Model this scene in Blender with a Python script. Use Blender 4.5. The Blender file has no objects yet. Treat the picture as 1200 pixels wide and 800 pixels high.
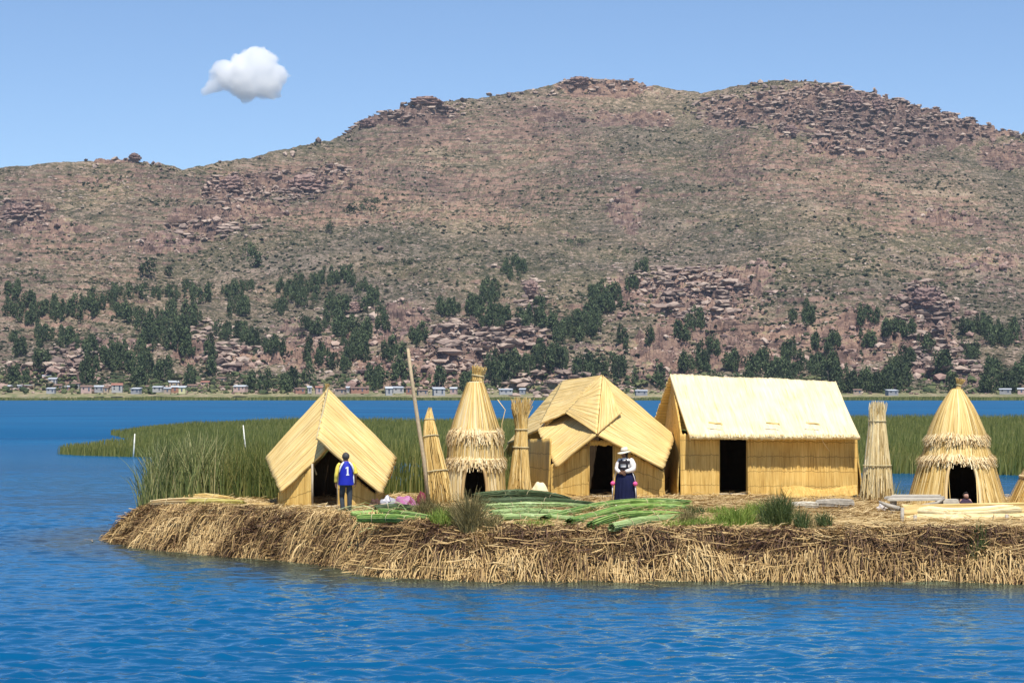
import bpy, math, random
import numpy as np
from mathutils import Vector
R = np.random.RandomState(7)
random.seed(7)
SC = bpy.context.scene
COL = SC.collection
F = 2640.0      # focal length in photograph pixels (1200 wide)
H = 4.3         # eye height above the lake
ZG = 1.1        # top of the floating island above the lake
def P(px, y, D):                      # a point seen at (px, y) that stands D metres away
    return np.array([(px - 600) * D / F, D, H - (y - 460) * D / F])
def PG(px, D, z=ZG):
    return np.array([(px - 600) * D / F, D, z])

# ---------------------------------------------------------------- noise
_T2 = R.rand(256, 256); _T3 = R.rand(48, 48, 48)
def n2(x, y):
    xi = np.floor(x).astype(int); yi = np.floor(y).astype(int)
    fx = x - xi; fy = y - yi
    fx = fx * fx * (3 - 2 * fx); fy = fy * fy * (3 - 2 * fy)
    a = _T2[xi & 255, yi & 255]; b = _T2[(xi + 1) & 255, yi & 255]
    c = _T2[xi & 255, (yi + 1) & 255]; d = _T2[(xi + 1) & 255, (yi + 1) & 255]
    return (a + (b - a) * fx) * (1 - fy) + (c + (d - c) * fx) * fy
def fbm(x, y, o=4, g=.5):
    s = 0; a = 1; t = 0
    for i in range(o):
        s = s + a * (n2(x + 17.3 * i, y - 9.1 * i) - .5); t += a; a *= g; x = x * 2.03; y = y * 2.03
    return s / t * 2
def n3(p):
    i = np.floor(p).astype(int); f = p - i; f = f * f * (3 - 2 * f); r = 0
    for dx in (0, 1):
        for dy in (0, 1):
            for dz in (0, 1):
                w = (f[..., 0] if dx else 1 - f[..., 0]) * (f[..., 1] if dy else 1 - f[..., 1]) * (f[..., 2] if dz else 1 - f[..., 2])
                r = r + w * _T3[(i[..., 0] + dx) % 48, (i[..., 1] + dy) % 48, (i[..., 2] + dz) % 48]
    return r
def fbm3(p, o=4):
    s = 0; a = 1; t = 0
    for k in range(o):
        s = s + a * (n3(p + 11.7 * k) - .5); t += a; a *= .5; p = p * 2.03
    return s / t * 2
def sstep(a, b, x):
    t = np.clip((x - a) / (b - a), 0, 1); return t * t * (3 - 2 * t)

# ---------------------------------------------------------------- objects
def link(o, parent=None):
    COL.objects.link(o)
    if parent is not None: o.parent = parent
    return o
def tag(o, label=None, cat=None, group=None, kind=None):
    if label: o['label'] = label
    if cat: o['category'] = cat
    if group: o['group'] = group
    if kind: o['kind'] = kind
    return o
def empty(name, loc=(0, 0, 0), label=None, cat=None, group=None):
    o = bpy.data.objects.new(name, None); o.location = loc; link(o)
    o.empty_display_size = .2
    return tag(o, label, cat, group)
def mkmesh(name, v, quads=None, tris=None, mat=None, uv=None, attrs=None, smooth=True, mats=None, midx=None):
    v = np.asarray(v, dtype=np.float32).reshape(-1, 3)
    q = np.zeros((0, 4), int) if quads is None else np.asarray(quads, int).reshape(-1, 4)
    t = np.zeros((0, 3), int) if tris is None else np.asarray(tris, int).reshape(-1, 3)
    me = bpy.data.meshes.new(name)
    me.vertices.add(len(v)); me.vertices.foreach_set('co', v.ravel())
    li = np.concatenate([q.ravel(), t.ravel()]).astype(np.int32)
    me.loops.add(len(li)); me.loops.foreach_set('vertex_index', li)
    ls = np.concatenate([np.arange(len(q)) * 4, len(q) * 4 + np.arange(len(t)) * 3]).astype(np.int32)
    me.polygons.add(len(ls)); me.polygons.foreach_set('loop_start', ls)
    me.update(calc_edges=True)
    me.polygons.foreach_set('use_smooth', np.full(len(ls), smooth))
    if uv is not None:
        l = me.uv_layers.new(name='UVMap'); l.data.foreach_set('uv', np.asarray(uv, np.float32)[li].ravel())
    for k, a in (attrs or {}).items():
        at = me.attributes.new(k, 'FLOAT', 'POINT'); at.data.foreach_set('value', np.asarray(a, np.float32).ravel())
    if mat is not None: me.materials.append(mat)
    for m in mats or []: me.materials.append(m)
    if midx is not None: me.polygons.foreach_set('material_index', np.asarray(midx, np.int32))
    me.validate(); return me
class MB:
    """collects pieces of one part"""
    def __init__(s): s.v = []; s.q = []; s.t = []; s.uv = []; s.r = []; s.n = 0
    def add(s, v, q=None, t=None, uv=None, r=None):
        v = np.asarray(v, float).reshape(-1, 3); k = len(v)
        s.v.append(v)
        if q is not None and len(q): s.q.append(np.asarray(q, int).reshape(-1, 4) + s.n)
        if t is not None and len(t): s.t.append(np.asarray(t, int).reshape(-1, 3) + s.n)
        s.uv.append(np.zeros((k, 2)) if uv is None else np.asarray(uv, float).reshape(-1, 2))
        s.r.append(np.full(k, R.rand()) if r is None else np.broadcast_to(np.asarray(r, float).ravel(), (k,)) if np.size(r) == 1 else np.asarray(r, float).ravel())
        s.n += k; return s
    def box(s, c, d, rz=0, rx=0, ry=0, r=None):
        c = np.array(c, float); d = np.array(d, float) / 2
        v = np.array([[x, y, z] for x in (-1, 1) for y in (-1, 1) for z in (-1, 1)], float) * d
        for ang, (i, j) in ((rx, (1, 2)), (ry, (2, 0)), (rz, (0, 1))):
            if ang:
                a, b = v[:, i].copy(), v[:, j].copy(); ca, sa = math.cos(ang), math.sin(ang)
                v[:, i] = a * ca - b * sa; v[:, j] = a * sa + b * ca
        return s.add(v + c, [[0, 1, 3, 2], [4, 6, 7, 5], [0, 4, 5, 1], [2, 3, 7, 6], [0, 2, 6, 4], [1, 5, 7, 3]], r=r)
    def tube(s, pts, rad, n=6, cap=True, r=None):
        pts = np.asarray(pts, float); k = len(pts); rad = np.broadcast_to(np.asarray(rad, float), (k,))
        T, N, B = frames(pts)
        a = np.arange(n) * 2 * np.pi / n
        ring = pts[:, None] + rad[:, None, None] * (np.cos(a)[None, :, None] * N[:, None] + np.sin(a)[None, :, None] * B[:, None])
        q = []
        for i in range(k - 1):
            for j in range(n): q.append([i * n + j, i * n + (j + 1) % n, (i + 1) * n + (j + 1) % n, (i + 1) * n + j])
        v = ring.reshape(-1, 3); t = []
        if cap:
            v = np.vstack([v, pts[:1], pts[-1:]]); c0 = k * n; c1 = c0 + 1
            for j in range(n): t.append([c0, (j + 1) % n, j]); t.append([c1, (k - 1) * n + j, (k - 1) * n + (j + 1) % n])
        return s.add(v, q, t, r=r)
    def build(s, name, mat, parent=None, smooth=True, **kw):
        v = np.vstack(s.v)
        me = mkmesh(name, v, np.vstack(s.q) if s.q else None, np.vstack(s.t) if s.t else None, mat, np.vstack(s.uv), {'rnd': np.concatenate(s.r)}, smooth)
        o = bpy.data.objects.new(name, me); link(o, parent); return o
def frames(pts):
    T = np.gradient(pts, axis=0); T /= np.linalg.norm(T, axis=1)[:, None] + 1e-9
    ref = np.array([0, 0, 1.]) if abs(T[:, 2]).mean() < .8 else np.array([0, 1., 0])
    N = np.cross(T, ref); N /= np.linalg.norm(N, axis=1)[:, None] + 1e-9
    return T, N, np.cross(T, N)
def at_origin(o, loc):                 # move an object's origin to its base without moving its shape
    me = o.data; n = len(me.vertices); a = np.empty(n * 3, np.float32)
    me.vertices.foreach_get('co', a); a = a.reshape(-1, 3) - np.asarray(loc, np.float32)
    me.vertices.foreach_set('co', a.ravel()); o.location = loc; me.update(); return o
def ribbons(pts, width, side, r=None):
    """pts N,K,3  width N,K  side N,3 -> verts, quads, rnd"""
    N, K, _ = pts.shape
    s = side / (np.linalg.norm(side, axis=-1, keepdims=True) + 1e-9)
    off = s[:, None, :] * width[:, :, None] * .5
    v = np.stack([pts - off, pts + off], axis=2).reshape(-1, 3)
    b = (np.arange(N) * K * 2)[:, None] + (np.arange(K - 1) * 2)[None, :]
    q = np.stack([b, b + 1, b + 3, b + 2], axis=-1).reshape(-1, 4)
    rr = np.repeat(R.rand(N) if r is None else r, K * 2)
    return v, q, rr
def blades(base, h, lean, w, K=4, droop=.3, flat=None):
    """grass blades: base N,3; h N; lean N,2 (metres the tip moves)"""
    N = len(base); t = np.linspace(0, 1, K)[None, :, None]
    L = np.concatenate([lean, np.zeros((N, 1))], 1)[:, None, :]
    up = np.array([0, 0, 1.])[None, None, :] * h[:, None, None]
    pts = base[:, None, :] + up * (t - droop * t ** 3 * (np.linalg.norm(L, axis=2, keepdims=True) / (h[:, None, None] + .01))) + L * t ** 1.8
    a = R.rand(N) * np.pi if flat is None else flat + R.randn(N) * .5
    side = np.stack([np.cos(a), np.sin(a), np.zeros(N)], 1)
    wd = w[:, None] * np.linspace(1, .12, K)[None, :] ** .7
    return ribbons(pts, wd, side)
def bundle(mb, path, rad, n=140, rs=.013, fray=.06, flare=.0, K=9, r0=0, r1=1):
    """a tied bundle of reed stalks following a path (k,3) with radii (k)"""
    path = np.asarray(path, float); k = len(path); rad = np.asarray(rad, float)
    T, N, B = frames(path); sp = np.linspace(0, 1, k)
    rho = np.sqrt(R.rand(n)) * .25 + .75; rho[: n // 4] = np.sqrt(R.rand(n // 4)); th = R.rand(n) * 2 * np.pi
    t0 = R.rand(n) * fray; t1 = 1 - R.rand(n) * fray
    tt = t0[:, None] + (t1 - t0)[:, None] * np.linspace(0, 1, K)[None]
    def s(a): return np.stack([np.interp(tt, sp, a[:, i]) for i in range(3)], -1)
    rr = np.interp(tt, sp, rad)
    off = rho[:, None] * rr * (1 + flare * R.randn(n)[:, None] * np.clip(tt * 3 - 2, 0, 1))
    dth = th[:, None] + .25 * R.randn(n)[:, None] * (tt - .5)
    pts = s(path) + (np.cos(dth) * off)[..., None] * s(N) + (np.sin(dth) * off)[..., None] * s(B) + R.randn(n, K, 3) * .003
    # triangular stalks
    Nn, Bn = s(N), s(B); vs = []
    for j in range(3):
        a = j * 2 * np.pi / 3 + th[:, None]
        vs.append(pts + rs * (.5 + np.clip((1 - tt) * 3, 0, .5))[..., None] * (np.cos(a)[..., None] * Nn + np.sin(a)[..., None] * Bn))
    v = np.stack(vs, 2).reshape(-1, 3)
    b = (np.arange(n) * K * 3)[:, None] + (np.arange(K - 1) * 3)[None]
    q = np.concatenate([np.stack([b + j, b + (j + 1) % 3, b + 3 + (j + 1) % 3, b + 3 + j], -1).reshape(-1, 4) for j in range(3)])
    mb.add(v, q, r=np.repeat(r0 + (r1 - r0) * R.rand(n), K * 3))
    return mb
def ring_tie(path, rad, t, parent, mat, w=.03, name='tie'):
    path = np.asarray(path, float); sp = np.linspace(0, 1, len(path)); T, N, B = frames(path)
    g = lambda a: np.array([np.interp(t, sp, a[:, i]) for i in range(3)])
    c, n_, b_ = g(path), g(N), g(B); r = np.interp(t, sp, rad) * 1.04 + .012
    a = np.linspace(0, 2 * np.pi, 19)
    pts = c + r * (np.cos(a)[:, None] * n_ + np.sin(a)[:, None] * b_)
    return MB().tube(pts, w / 2, 5, cap=False).build(name, mat, parent)
def panel(mb, c00, c10, c11, c01, thick=.04, du=.03, dv=.12, rough=.012, edge=.03, sag=0, uo=None, bulge=None):
    """a reed mat between four corners; u runs c00->c10 (across the stalks), v runs c00->c01 (along them)"""
    c00, c10, c11, c01 = [np.asarray(c, float) for c in (c00, c10, c11, c01)]
    Lu = (np.linalg.norm(c10 - c00) + np.linalg.norm(c11 - c01)) / 2; Lv = (np.linalg.norm(c01 - c00) + np.linalg.norm(c11 - c10)) / 2
    nu = max(3, int(Lu / du) + 1); nv = max(3, int(Lv / dv) + 1)
    u = np.linspace(0, 1, nu)[:, None, None]; v = np.linspace(0, 1, nv)[None, :, None]
    ph = R.rand() * 50 if uo is None else uo
    ej = (n2(np.arange(nu) * .9 + ph, np.full(nu, ph)) - .5) * 2 * edge / max(Lv, .1)
    ek = (n2(np.arange(nu) * .9 + ph + 40, np.full(nu, ph)) - .5) * 2 * edge / max(Lv, .1)
    vv = v * (1 + (ej - ek)[:, None, None]) + ek[:, None, None]
    pos = (c00 * (1 - u) + c10 * u) * (1 - vv) + (c01 * (1 - u) + c11 * u) * vv
    nrm = np.cross(c10 - c00, c01 - c00) + np.cross(c11 - c01, c11 - c10); nrm = nrm / np.linalg.norm(nrm)
    U = u[..., 0] * Lu; V = v[..., 0] * Lv
    h = (n2(U * 28 + ph + 0 * V, V * .8 + ph) - .5) * 2 * rough + fbm(U * 1.1 + ph, V * 1.1 + ph, 3) * .03
    h = h - sag * np.sin(np.pi * V / Lv) ** 1.0 * (1 + .4 * fbm(U * .6 + ph, V * 0 + ph, 2))
    if bulge is not None: h = h + bulge(u[..., 0] + 0 * V, v[..., 0] + 0 * U)
    a = pos + nrm * h[..., None]; b = pos + nrm * (h[..., None] - thick)
    idx = np.arange(nu * nv).reshape(nu, nv)
    q = np.stack([idx[:-1, :-1], idx[1:, :-1], idx[1:, 1:], idx[:-1, 1:]], -1).reshape(-1, 4)
    M = nu * nv; q2 = q[:, ::-1] + M
    es = []
    for line in (idx[:, 0], idx[-1, :], idx[::-1, -1], idx[0, ::-1]):
        es.append(np.stack([line[:-1], line[:-1] + M, line[1:] + M, line[1:]], -1))
    uv = np.stack([U + ph + 0 * V, V + 0 * U], -1).reshape(-1, 2); uv = np.vstack([uv, uv])
    mb.add(np.vstack([a.reshape(-1, 3), b.reshape(-1, 3)]), np.vstack([q, q2] + es), uv=uv)
    return mb

# ---------------------------------------------------------------- materials
class NT:
    def __init__(s, name):
        s.m = bpy.data.materials.new(name); s.m.use_nodes = True; s.t = s.m.node_tree
        s.b = s.t.nodes['Principled BSDF']; s.out = s.t.nodes['Material Output']
        s.b.inputs['Roughness'].default_value = .8; s.b.inputs['Specular IOR Level'].default_value = .25
    def n(s, typ, **kw):
        nd = s.t.nodes.new(typ)
        for k, v in kw.items():
            if hasattr(nd, k): setattr(nd, k, v)
        return nd
    def l(s, a, b): s.t.links.new(a, b)
    def coord(s, kind='Object', scale=(1, 1, 1), rot=(0, 0, 0)):
        tc = s.n('ShaderNodeTexCoord'); mp = s.n('ShaderNodeMapping')
        mp.inputs['Scale'].default_value = scale; mp.inputs['Rotation'].default_value = rot
        s.l(tc.outputs[kind], mp.inputs['Vector']); return mp.outputs['Vector']
    def noise(s, vec, scale=1, detail=4, rough=.55, dist=0, out='Fac'):
        nd = s.n('ShaderNodeTexNoise'); nd.inputs['Scale'].default_value = scale; nd.inputs['Detail'].default_value = detail
        nd.inputs['Roughness'].default_value = rough; nd.inputs['Distortion'].default_value = dist
        if vec is not None: s.l(vec, nd.inputs['Vector'])
        return nd.outputs[out]
    def ramp(s, fac, stops, interp='LINEAR'):
        nd = s.n('ShaderNodeValToRGB'); cr = nd.color_ramp; cr.interpolation = interp
        while len(cr.elements) < len(stops): cr.elements.new(.5)
        for e, (p, c) in zip(cr.elements, stops):
            e.position = p; e.color = (c, c, c, 1) if not hasattr(c, '__len__') else tuple(c) + (1,)
        s.l(fac, nd.inputs['Fac']); return nd.outputs['Color']
    def mix(s, fac, a, b, mode='MIX'):
        nd = s.n('ShaderNodeMix', data_type='RGBA', blend_type=mode)
        for i, x in ((0, fac), (6, a), (7, b)):
            if hasattr(x, 'is_linked') or hasattr(x, 'links'): s.l(x, nd.inputs[i])
            else: nd.inputs[i].default_value = x if i == 0 else tuple(x) + (1,)
        return nd.outputs[2]
    def math(s, op, a, b=0, clamp=False):
        nd = s.n('ShaderNodeMath', operation=op, use_clamp=clamp)
        for i, x in ((0, a), (1, b)):
            if hasattr(x, 'links'): s.l(x, nd.inputs[i])
            else: nd.inputs[i].default_value = x
        return nd.outputs[0]
    def attr(s, name='rnd'): return s.n('ShaderNodeAttribute', attribute_name=name).outputs['Fac']
    def bump(s, h, strength=.5, dist=.02):
        nd = s.n('ShaderNodeBump'); nd.inputs['Strength'].default_value = strength; nd.inputs['Distance'].default_value = dist
        s.l(h, nd.inputs['Height']); s.l(nd.outputs['Normal'], s.b.inputs['Normal'])
    def color(s, c): s.l(c, s.b.inputs['Base Color']); return s
def plain(name, c, rough=.8, var=.25, scale=6, spec=.25):
    t = NT(name); nz = t.noise(t.coord(), scale, 4)
    col = t.ramp(nz, [(.25, [x * (1 - var) for x in c]), (.75, [min(1, x * (1 + var)) for x in c])])
    t.color(col); t.b.inputs['Roughness'].default_value = rough; t.b.inputs['Specular IOR Level'].default_value = spec
    return t.m
def mat_straw(name, cols, bands=.0, band_pitch=.42, stain=.35, gaps=0):
    """woven reed mat: stalks along v, stitching across"""
    t = NT(name); uv = t.coord('UV', (38, 1.3, 1)); fine = t.noise(uv, 1, 5, .6)
    uv2 = t.coord('UV', (9, .5, 1)); med = t.noise(uv2, 1, 3, .6)
    big = t.noise(t.coord('UV', (1, 1, 1)), .9, 4, .6)
    s1 = t.math('ADD', t.math('MULTIPLY', fine, .6), t.math('MULTIPLY', med, .4))
    c = t.ramp(s1, [(.32, cols[0]), (.43, cols[1]), (.60, cols[2]), (.75, cols[3])])
    st = t.ramp(big, [(.35, 1 - stain), (.62, 1.0)])
    c = t.mix(1, c, st, 'MULTIPLY')
    if bands:
        sp = t.n('ShaderNodeSeparateXYZ'); t.l(t.coord('UV'), sp.inputs[0])
        wob = t.math('MULTIPLY', t.noise(t.coord('UV', (1.2, .1, 1)), 1, 2), .12)
        m = t.math('FRACT', t.math('DIVIDE', t.math('ADD', sp.outputs[1], wob), band_pitch))
        ln = t.math('LESS_THAN', m, .05)
        c = t.mix(t.math('MULTIPLY', ln, bands), c, [x * .42 for x in cols[1]])
    if gaps:                       # gaps between the reed rolls of a roof mat
        sp = t.n('ShaderNodeSeparateXYZ'); t.l(t.coord('UV'), sp.inputs[0])
        g = t.math('FRACT', t.math('DIVIDE', t.math('ADD', sp.outputs[0], t.math('MULTIPLY', t.noise(t.coord('UV', (1.5, .25, 1)), 1, 2), .22)), .19))
        k = t.math('MULTIPLY', t.ramp(g, [(0, 1.0), (.13, .0), (.88, 0.0), (1, 1.0)]), t.ramp(t.noise(t.coord('UV', (3, .6, 1)), 1, 3), [(.36, 0.0), (.54, 1.0)]))
        c = t.mix(t.math('MULTIPLY', k, gaps), c, [x * .5 for x in cols[0]])
    t.color(c); t.bump(s1, .7, .02); t.b.inputs['Roughness'].default_value = .65
    return t.m
def mat_rnd(name, stops, rough=.7, trans=0, spec=.25, noise=.25, nscale=3):
    """colour per stalk / blade from its random attribute"""
    t = NT(name); a = t.attr(); nz = t.noise(t.coord(), nscale, 3)
    f = t.math('ADD', t.math('MULTIPLY', a, 1 - noise), t.math('MULTIPLY', nz, noise))
    c = t.ramp(f, stops); t.color(c)
    t.b.inputs['Roughness'].default_value = rough; t.b.inputs['Specular IOR Level'].default_value = spec
    if trans:
        tr = t.n('ShaderNodeBsdfTranslucent'); mx = t.n('ShaderNodeMixShader'); mx.inputs[0].default_value = trans
        t.l(c, tr.inputs['Color']); t.l(t.b.outputs[0], mx.inputs[1]); t.l(tr.outputs[0], mx.inputs[2]); t.l(mx.outputs[0], t.out.inputs['Surface'])
    return t.m
# ---------------------------------------------------------------- camera, sun, sky
cam = bpy.data.cameras.new('camera'); co = bpy.data.objects.new('camera', cam); link(co)
cam.sensor_width = 36; cam.lens = 36 * F / 1200; cam.shift_y = 60 / 1200
co.location = (0, 0, H); co.rotation_euler = (math.pi / 2, 0, 0); cam.clip_start = 1; cam.clip_end = 20000
SC.camera = co
SUN_EL, SUN_AZ = math.radians(63), math.radians(14)      # azimuth: to the right of straight behind the viewer
sd = Vector((math.sin(SUN_AZ) * math.cos(SUN_EL), -math.cos(SUN_AZ) * math.cos(SUN_EL), math.sin(SUN_EL)))
sl = bpy.data.lights.new('sun', 'SUN'); sl.energy = 5.0; sl.angle = math.radians(.53); sl.color = (1, .955, .88)
so = bpy.data.objects.new('sun', sl); so.rotation_euler = (-sd).to_track_quat('-Z', 'Y').to_euler(); so.location = (0, -20, 60); link(so)
w = bpy.data.worlds.new('World'); SC.world = w; w.use_nodes = True
nt = w.node_tree; bg = nt.nodes['Background']
sky = nt.nodes.new('ShaderNodeTexSky'); sky.sky_type = 'NISHITA'; sky.sun_disc = False
sky.sun_elevation = SUN_EL; sky.sun_rotation = math.pi - SUN_AZ
sky.altitude = 3800; sky.air_density = 1.15; sky.dust_density = .15; sky.ozone_density = 4.5
nt.links.new(sky.outputs[0], bg.inputs['Color']); bg.inputs['Strength'].default_value = .115
SC.view_settings.view_transform = 'Standard'; SC.view_settings.look = 'None'; SC.view_settings.exposure = .30; SC.view_settings.gamma = 1
cy = SC.cycles; cy.use_denoising = True; cy.max_bounces = 40; cy.diffuse_bounces = 3; cy.glossy_bounces = 3; cy.transmission_bounces = 3
cy.volume_bounces = 40; cy.transparent_max_bounces = 8; cy.sample_clamp_indirect = 8; cy.use_adaptive_sampling = True; cy.adaptive_threshold = .01
try: cy.denoiser = 'OPENIMAGEDENOISE'; cy.denoising_prefilter = 'ACCURATE'
except Exception: pass

# ---------------------------------------------------------------- hills
SKY = [(-1400, 330), (-900, 270), (-400, 215), (-200, 205), (0, 197), (50, 191), (100, 188), (140, 186), (150, 184), (158, 183), (166, 187), (200, 193), (215, 197), (250, 190), (300, 182),
       (350, 172), (390, 162), (410, 155), (425, 141), (450, 133), (480, 122), (500, 118), (520, 119), (550, 114), (600, 108), (630, 103), (650, 97), (680, 94), (700, 92),
       (730, 92), (750, 97), (780, 104), (810, 107), (822, 110), (850, 105), (880, 98), (920, 94), (950, 95), (980, 100), (1020, 108), (1060, 120), (1100, 130), (1150, 143),
       (1180, 152), (1200, 158), (1300, 185), (1500, 220), (1800, 270), (2600, 350)]
# rocky places of the hill (px, y, rx, ry, strength)
ROCKS = [(470, 133, 70, 13, .9), (700, 100, 55, 9, .8), (155, 186, 60, 5, .6), (1010, 125, 120, 26, 1.), (900, 130, 90, 22, .7), (1010, 165, 70, 16, 1.), (1110, 150, 80, 16, .8), (1180, 175, 50, 16, .6),
         (640, 135, 25, 9, .6), (740, 140, 60, 12, .5), (265, 225, 30, 22, .95), (330, 220, 50, 18, 1.), (385, 210, 30, 18, .7), (25, 250, 40, 15, 1.), (250, 270, 55, 12, .8), (200, 285, 40, 10, .6), (300, 258, 40, 10, .6),
         (735, 240, 25, 20, .6), (60, 262, 50, 8, .5), (425, 205, 20, 12, .5),
         (545, 410, 45, 34, 1.), (640, 450, 60, 18, .9), (600, 395, 45, 14, .9), (625, 350, 14, 25, .9), (815, 345, 60, 34, 1.), (780, 325, 40, 12, .8), (870, 330, 40, 25, .6), (1085, 375, 30, 40, 1.),
         (1110, 420, 45, 22, .7), (1000, 385, 40, 25, .6), (80, 425, 45, 18, .9), (235, 388, 30, 14, .9), (270, 412, 30, 26, .8), (350, 405, 45, 30, .6), (410, 365, 10, 8, 1.), (470, 360, 40, 30, .6), (475, 430, 60, 25, .6),
         (30, 425, 30, 20, .6), (730, 330, 40, 30, .6), (780, 420, 40, 40, .6), (850, 400, 50, 30, .5), (1150, 300, 60, 20, .5), (920, 155, 12, 8, .9), (1120, 245, 40, 12, .5), (560, 265, 60, 12, .3), (950, 260, 60, 12, .3)]
def build_hills():
    uc = np.concatenate([np.linspace(-1300, -60, 160)[:-1], np.linspace(-60, 1260, 1500), np.linspace(1260, 2500, 160)[1:]])
    nf = 820
    s = np.concatenate([np.linspace(0, 1, nf) ** 1.0, 1 + np.linspace(0, 1, 30)[1:] * .6])
    E = 460 - np.interp(uc, [a for a, b in SKY], [b for a, b in SKY])
    Yr = np.interp(uc, [-1300, 0, 215, 420, 700, 1200, 2500], [2500, 2350, 2450, 2650, 2800, 2600, 2300])
    YS = np.interp(uc, [-1300, 0, 600, 1200, 2500], [1310, 1300, 1292, 1285, 1275])
    S = s[None, :]; e0 = -H * F / YS - 2.2
    f = np.interp(S, [0, .04, .12, .36, .6, .86, 1, 1.6], [0, .045, .11, .30, .60, .90, 1, 1.6])
    Y = YS[:, None] + (Yr - YS)[:, None] * f
    ee = np.where(S <= 1, e0[:, None] + (E - e0)[:, None] * S, E[:, None] - (S - 1) * E[:, None] * 1.3)
    X = (uc[:, None] - 600) / F * Y
    Z = H + ee * Y / F
    px = uc[:, None] + 0 * Z; py = 460 - ee
    # rock mask
    wx = fbm(px / 22, py / 14, 4) * 16; wy = fbm(px / 25 + 40, py / 12 + 9, 4) * 9
    rk = np.zeros_like(Z)
    for cx, cy_, rx, ry, a in ROCKS:
        d = ((px + wx - cx) / rx) ** 2 + ((py + wy - cy_) / ry) ** 2
        rk = np.maximum(rk, a * np.clip(1.35 - d, 0, 1))
    low = sstep(330, 400, py) * .35
    rk = np.clip(rk + np.clip(fbm(X / 55, Y / 55, 5) * .9 + low * .9 - .12, 0, .5), 0, 1)
    rk *= sstep(-7, 8, ee)                                   # none on the shore flat
    edge = np.clip(S * 40, 0, 1) * (1 - .85 * sstep(.9, 1.0, S) * (S <= 1.001))
    d = fbm(X / 260, Y / 260, 4) * 26 * edge * sstep(0, .3, S) * (1 - sstep(.75, 1, S))
    d += -np.abs(fbm(X / 110 + 5, Y / 170, 4)) * 14 * edge * sstep(.02, .3, S)      # gullies
    d += fbm(X / 34, Y / 34, 4) * 3.0 * sstep(.02, .12, S)
    d += fbm(X / 7, Y / 7, 3) * 1.5 * sstep(.02, .1, S)
    Z2 = Z + d
    # old terraces: little level steps with a bank below each
    tn = Z2 / 6.5 + fbm(X / 160, Y / 160, 3) * 3.0
    fr = tn - np.floor(tn); st = np.floor(tn) + sstep(.68, .97, fr) - tn
    Z2 += st * 6.5 * .8 * sstep(.08, .2, S) * (1 - sstep(.93, 1, S)) * (1 - rk) * np.clip(.6 + fbm(X / 200 + 3, Y / 200, 2), .1, 1)
    # crags: strata and blocks
    tn = Z2 / 7 + fbm(X / 60, Y / 60, 4) * 1.6
    fr = tn - np.floor(tn); st = np.floor(tn) + sstep(.80, .95, fr) - tn
    bl = np.abs(fbm(X / 16, Y / 22, 4)) * 13 - 3 + np.abs(fbm(X / 6, Y / 9 + 7, 3)) * 4.5 
    wxn = X + 5 * fbm(X / 9, Y / 9, 2); wyn = Y + 7 * fbm(X / 9 + 5, Y / 9, 2)
    bl = bl * .6 + np.floor(n2(wxn / 13, wyn / 10) * 5) * 3.2 + np.floor(n2(wxn / 5.5, wyn / 5) * 4) * 1.5 - 6
    rs_ = sstep(.25, .75, rk)
    Z2 += rs_ * (st * 7 * 1.5 + bl * .75 * (1 - .45 * sstep(.9, 1., S)))
    Z2 = np.where(S < .0001, -2.0, Z2)
    tt = Z2 / 5.2 + fbm(X / 90, Y / 90, 3) * 2.5 + fbm(X / 400, Y / 400, 2) * 6; ft = tt - np.floor(tt)
    terr = sstep(.72, .86, ft) * sstep(1.0, .94, ft) * np.clip(.35 + 1.6 * fbm(X / 75 + 9, Y / 75, 3), 0, 1) * sstep(.1, .22, S)
    nu, nv = X.shape; idx = np.arange(nu * nv).reshape(nu, nv)
    q = np.stack([idx[:-1, :-1], idx[1:, :-1], idx[1:, 1:], idx[:-1, 1:]], -1).reshape(-1, 4)
    V = np.stack([X, Y, Z2], -1)
    # colours
    t = NT('hillside')
    ob = t.coord('Object')
    big = t.noise(ob, .006, 5, .6); mid = t.noise(ob, .03, 5, .65); fine = t.noise(ob, .16, 5, .7); speck = t.noise(ob, .55, 3, .7)
    dry = t.ramp(mid, [(.30, (.042, .038, .019)), (.42, (.090, .074, .042)), (.54, (.155, .127, .080)), (.70, (.30, .24, .175))])
    grn = t.ramp(fine, [(.34, (.032, .040, .015)), (.6, (.105, .097, .040))])
    c = t.mix(t.ramp(big, [(.45, 0.0), (.62, .75)]), dry, grn)
    c = t.mix(t.math('MULTIPLY', t.ramp(fine, [(.53, 0.0), (.60, 1.0)]), .7), c, (.37, .275, .21))     # bare earth and stones
    c = t.mix(t.ramp(fine, [(.36, .9), (.46, 0.0)]), c, (.050, .055, .03))                                # low bushes
    c = t.mix(t.ramp(speck, [(.38, .85), (.45, 0.0)]), c, (.06, .058, .038))
    c = t.mix(t.ramp(speck, [(.57, 0.0), (.65, .7)]), c, (.46, .36, .29))
    c = t.mix(t.math('MULTIPLY', t.attr('terrace'), .95), c, (.045, .046, .024))
    rn = t.noise(ob, .09, 6, .7); rs2 = t.noise(t.coord('Object', (.03, .03, .42)), 1, 5, .65)
    rock = t.ramp(rn, [(.32, (.09, .06, .06)), (.42, (.22, .145, .125)), (.50, (.34, .235, .185)), (.58, (.22, .20, .10)), (.66, (.46, .35, .27)), (.8, (.24, .23, .11))])
    rock = t.mix(t.ramp(rs2, [(.38, .8), (.47, 0.0)]), rock, (.085, .06, .06))
    rock = t.mix(t.ramp(fine, [(.38, .8), (.46, 0.0)]), rock, (.085, .09, .045))
    geo = t.n('ShaderNodeNewGeometry'); sz = t.n('ShaderNodeSeparateXYZ'); t.l(geo.outputs['Normal'], sz.inputs[0])
    steep = t.ramp(sz.outputs[2], [(.50, 1.0), (.72, 0.0)]); ra = t.attr('rock')
    tread = t.ramp(sz.outputs[2], [(.93, 0.0), (.985, .6)])
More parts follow.
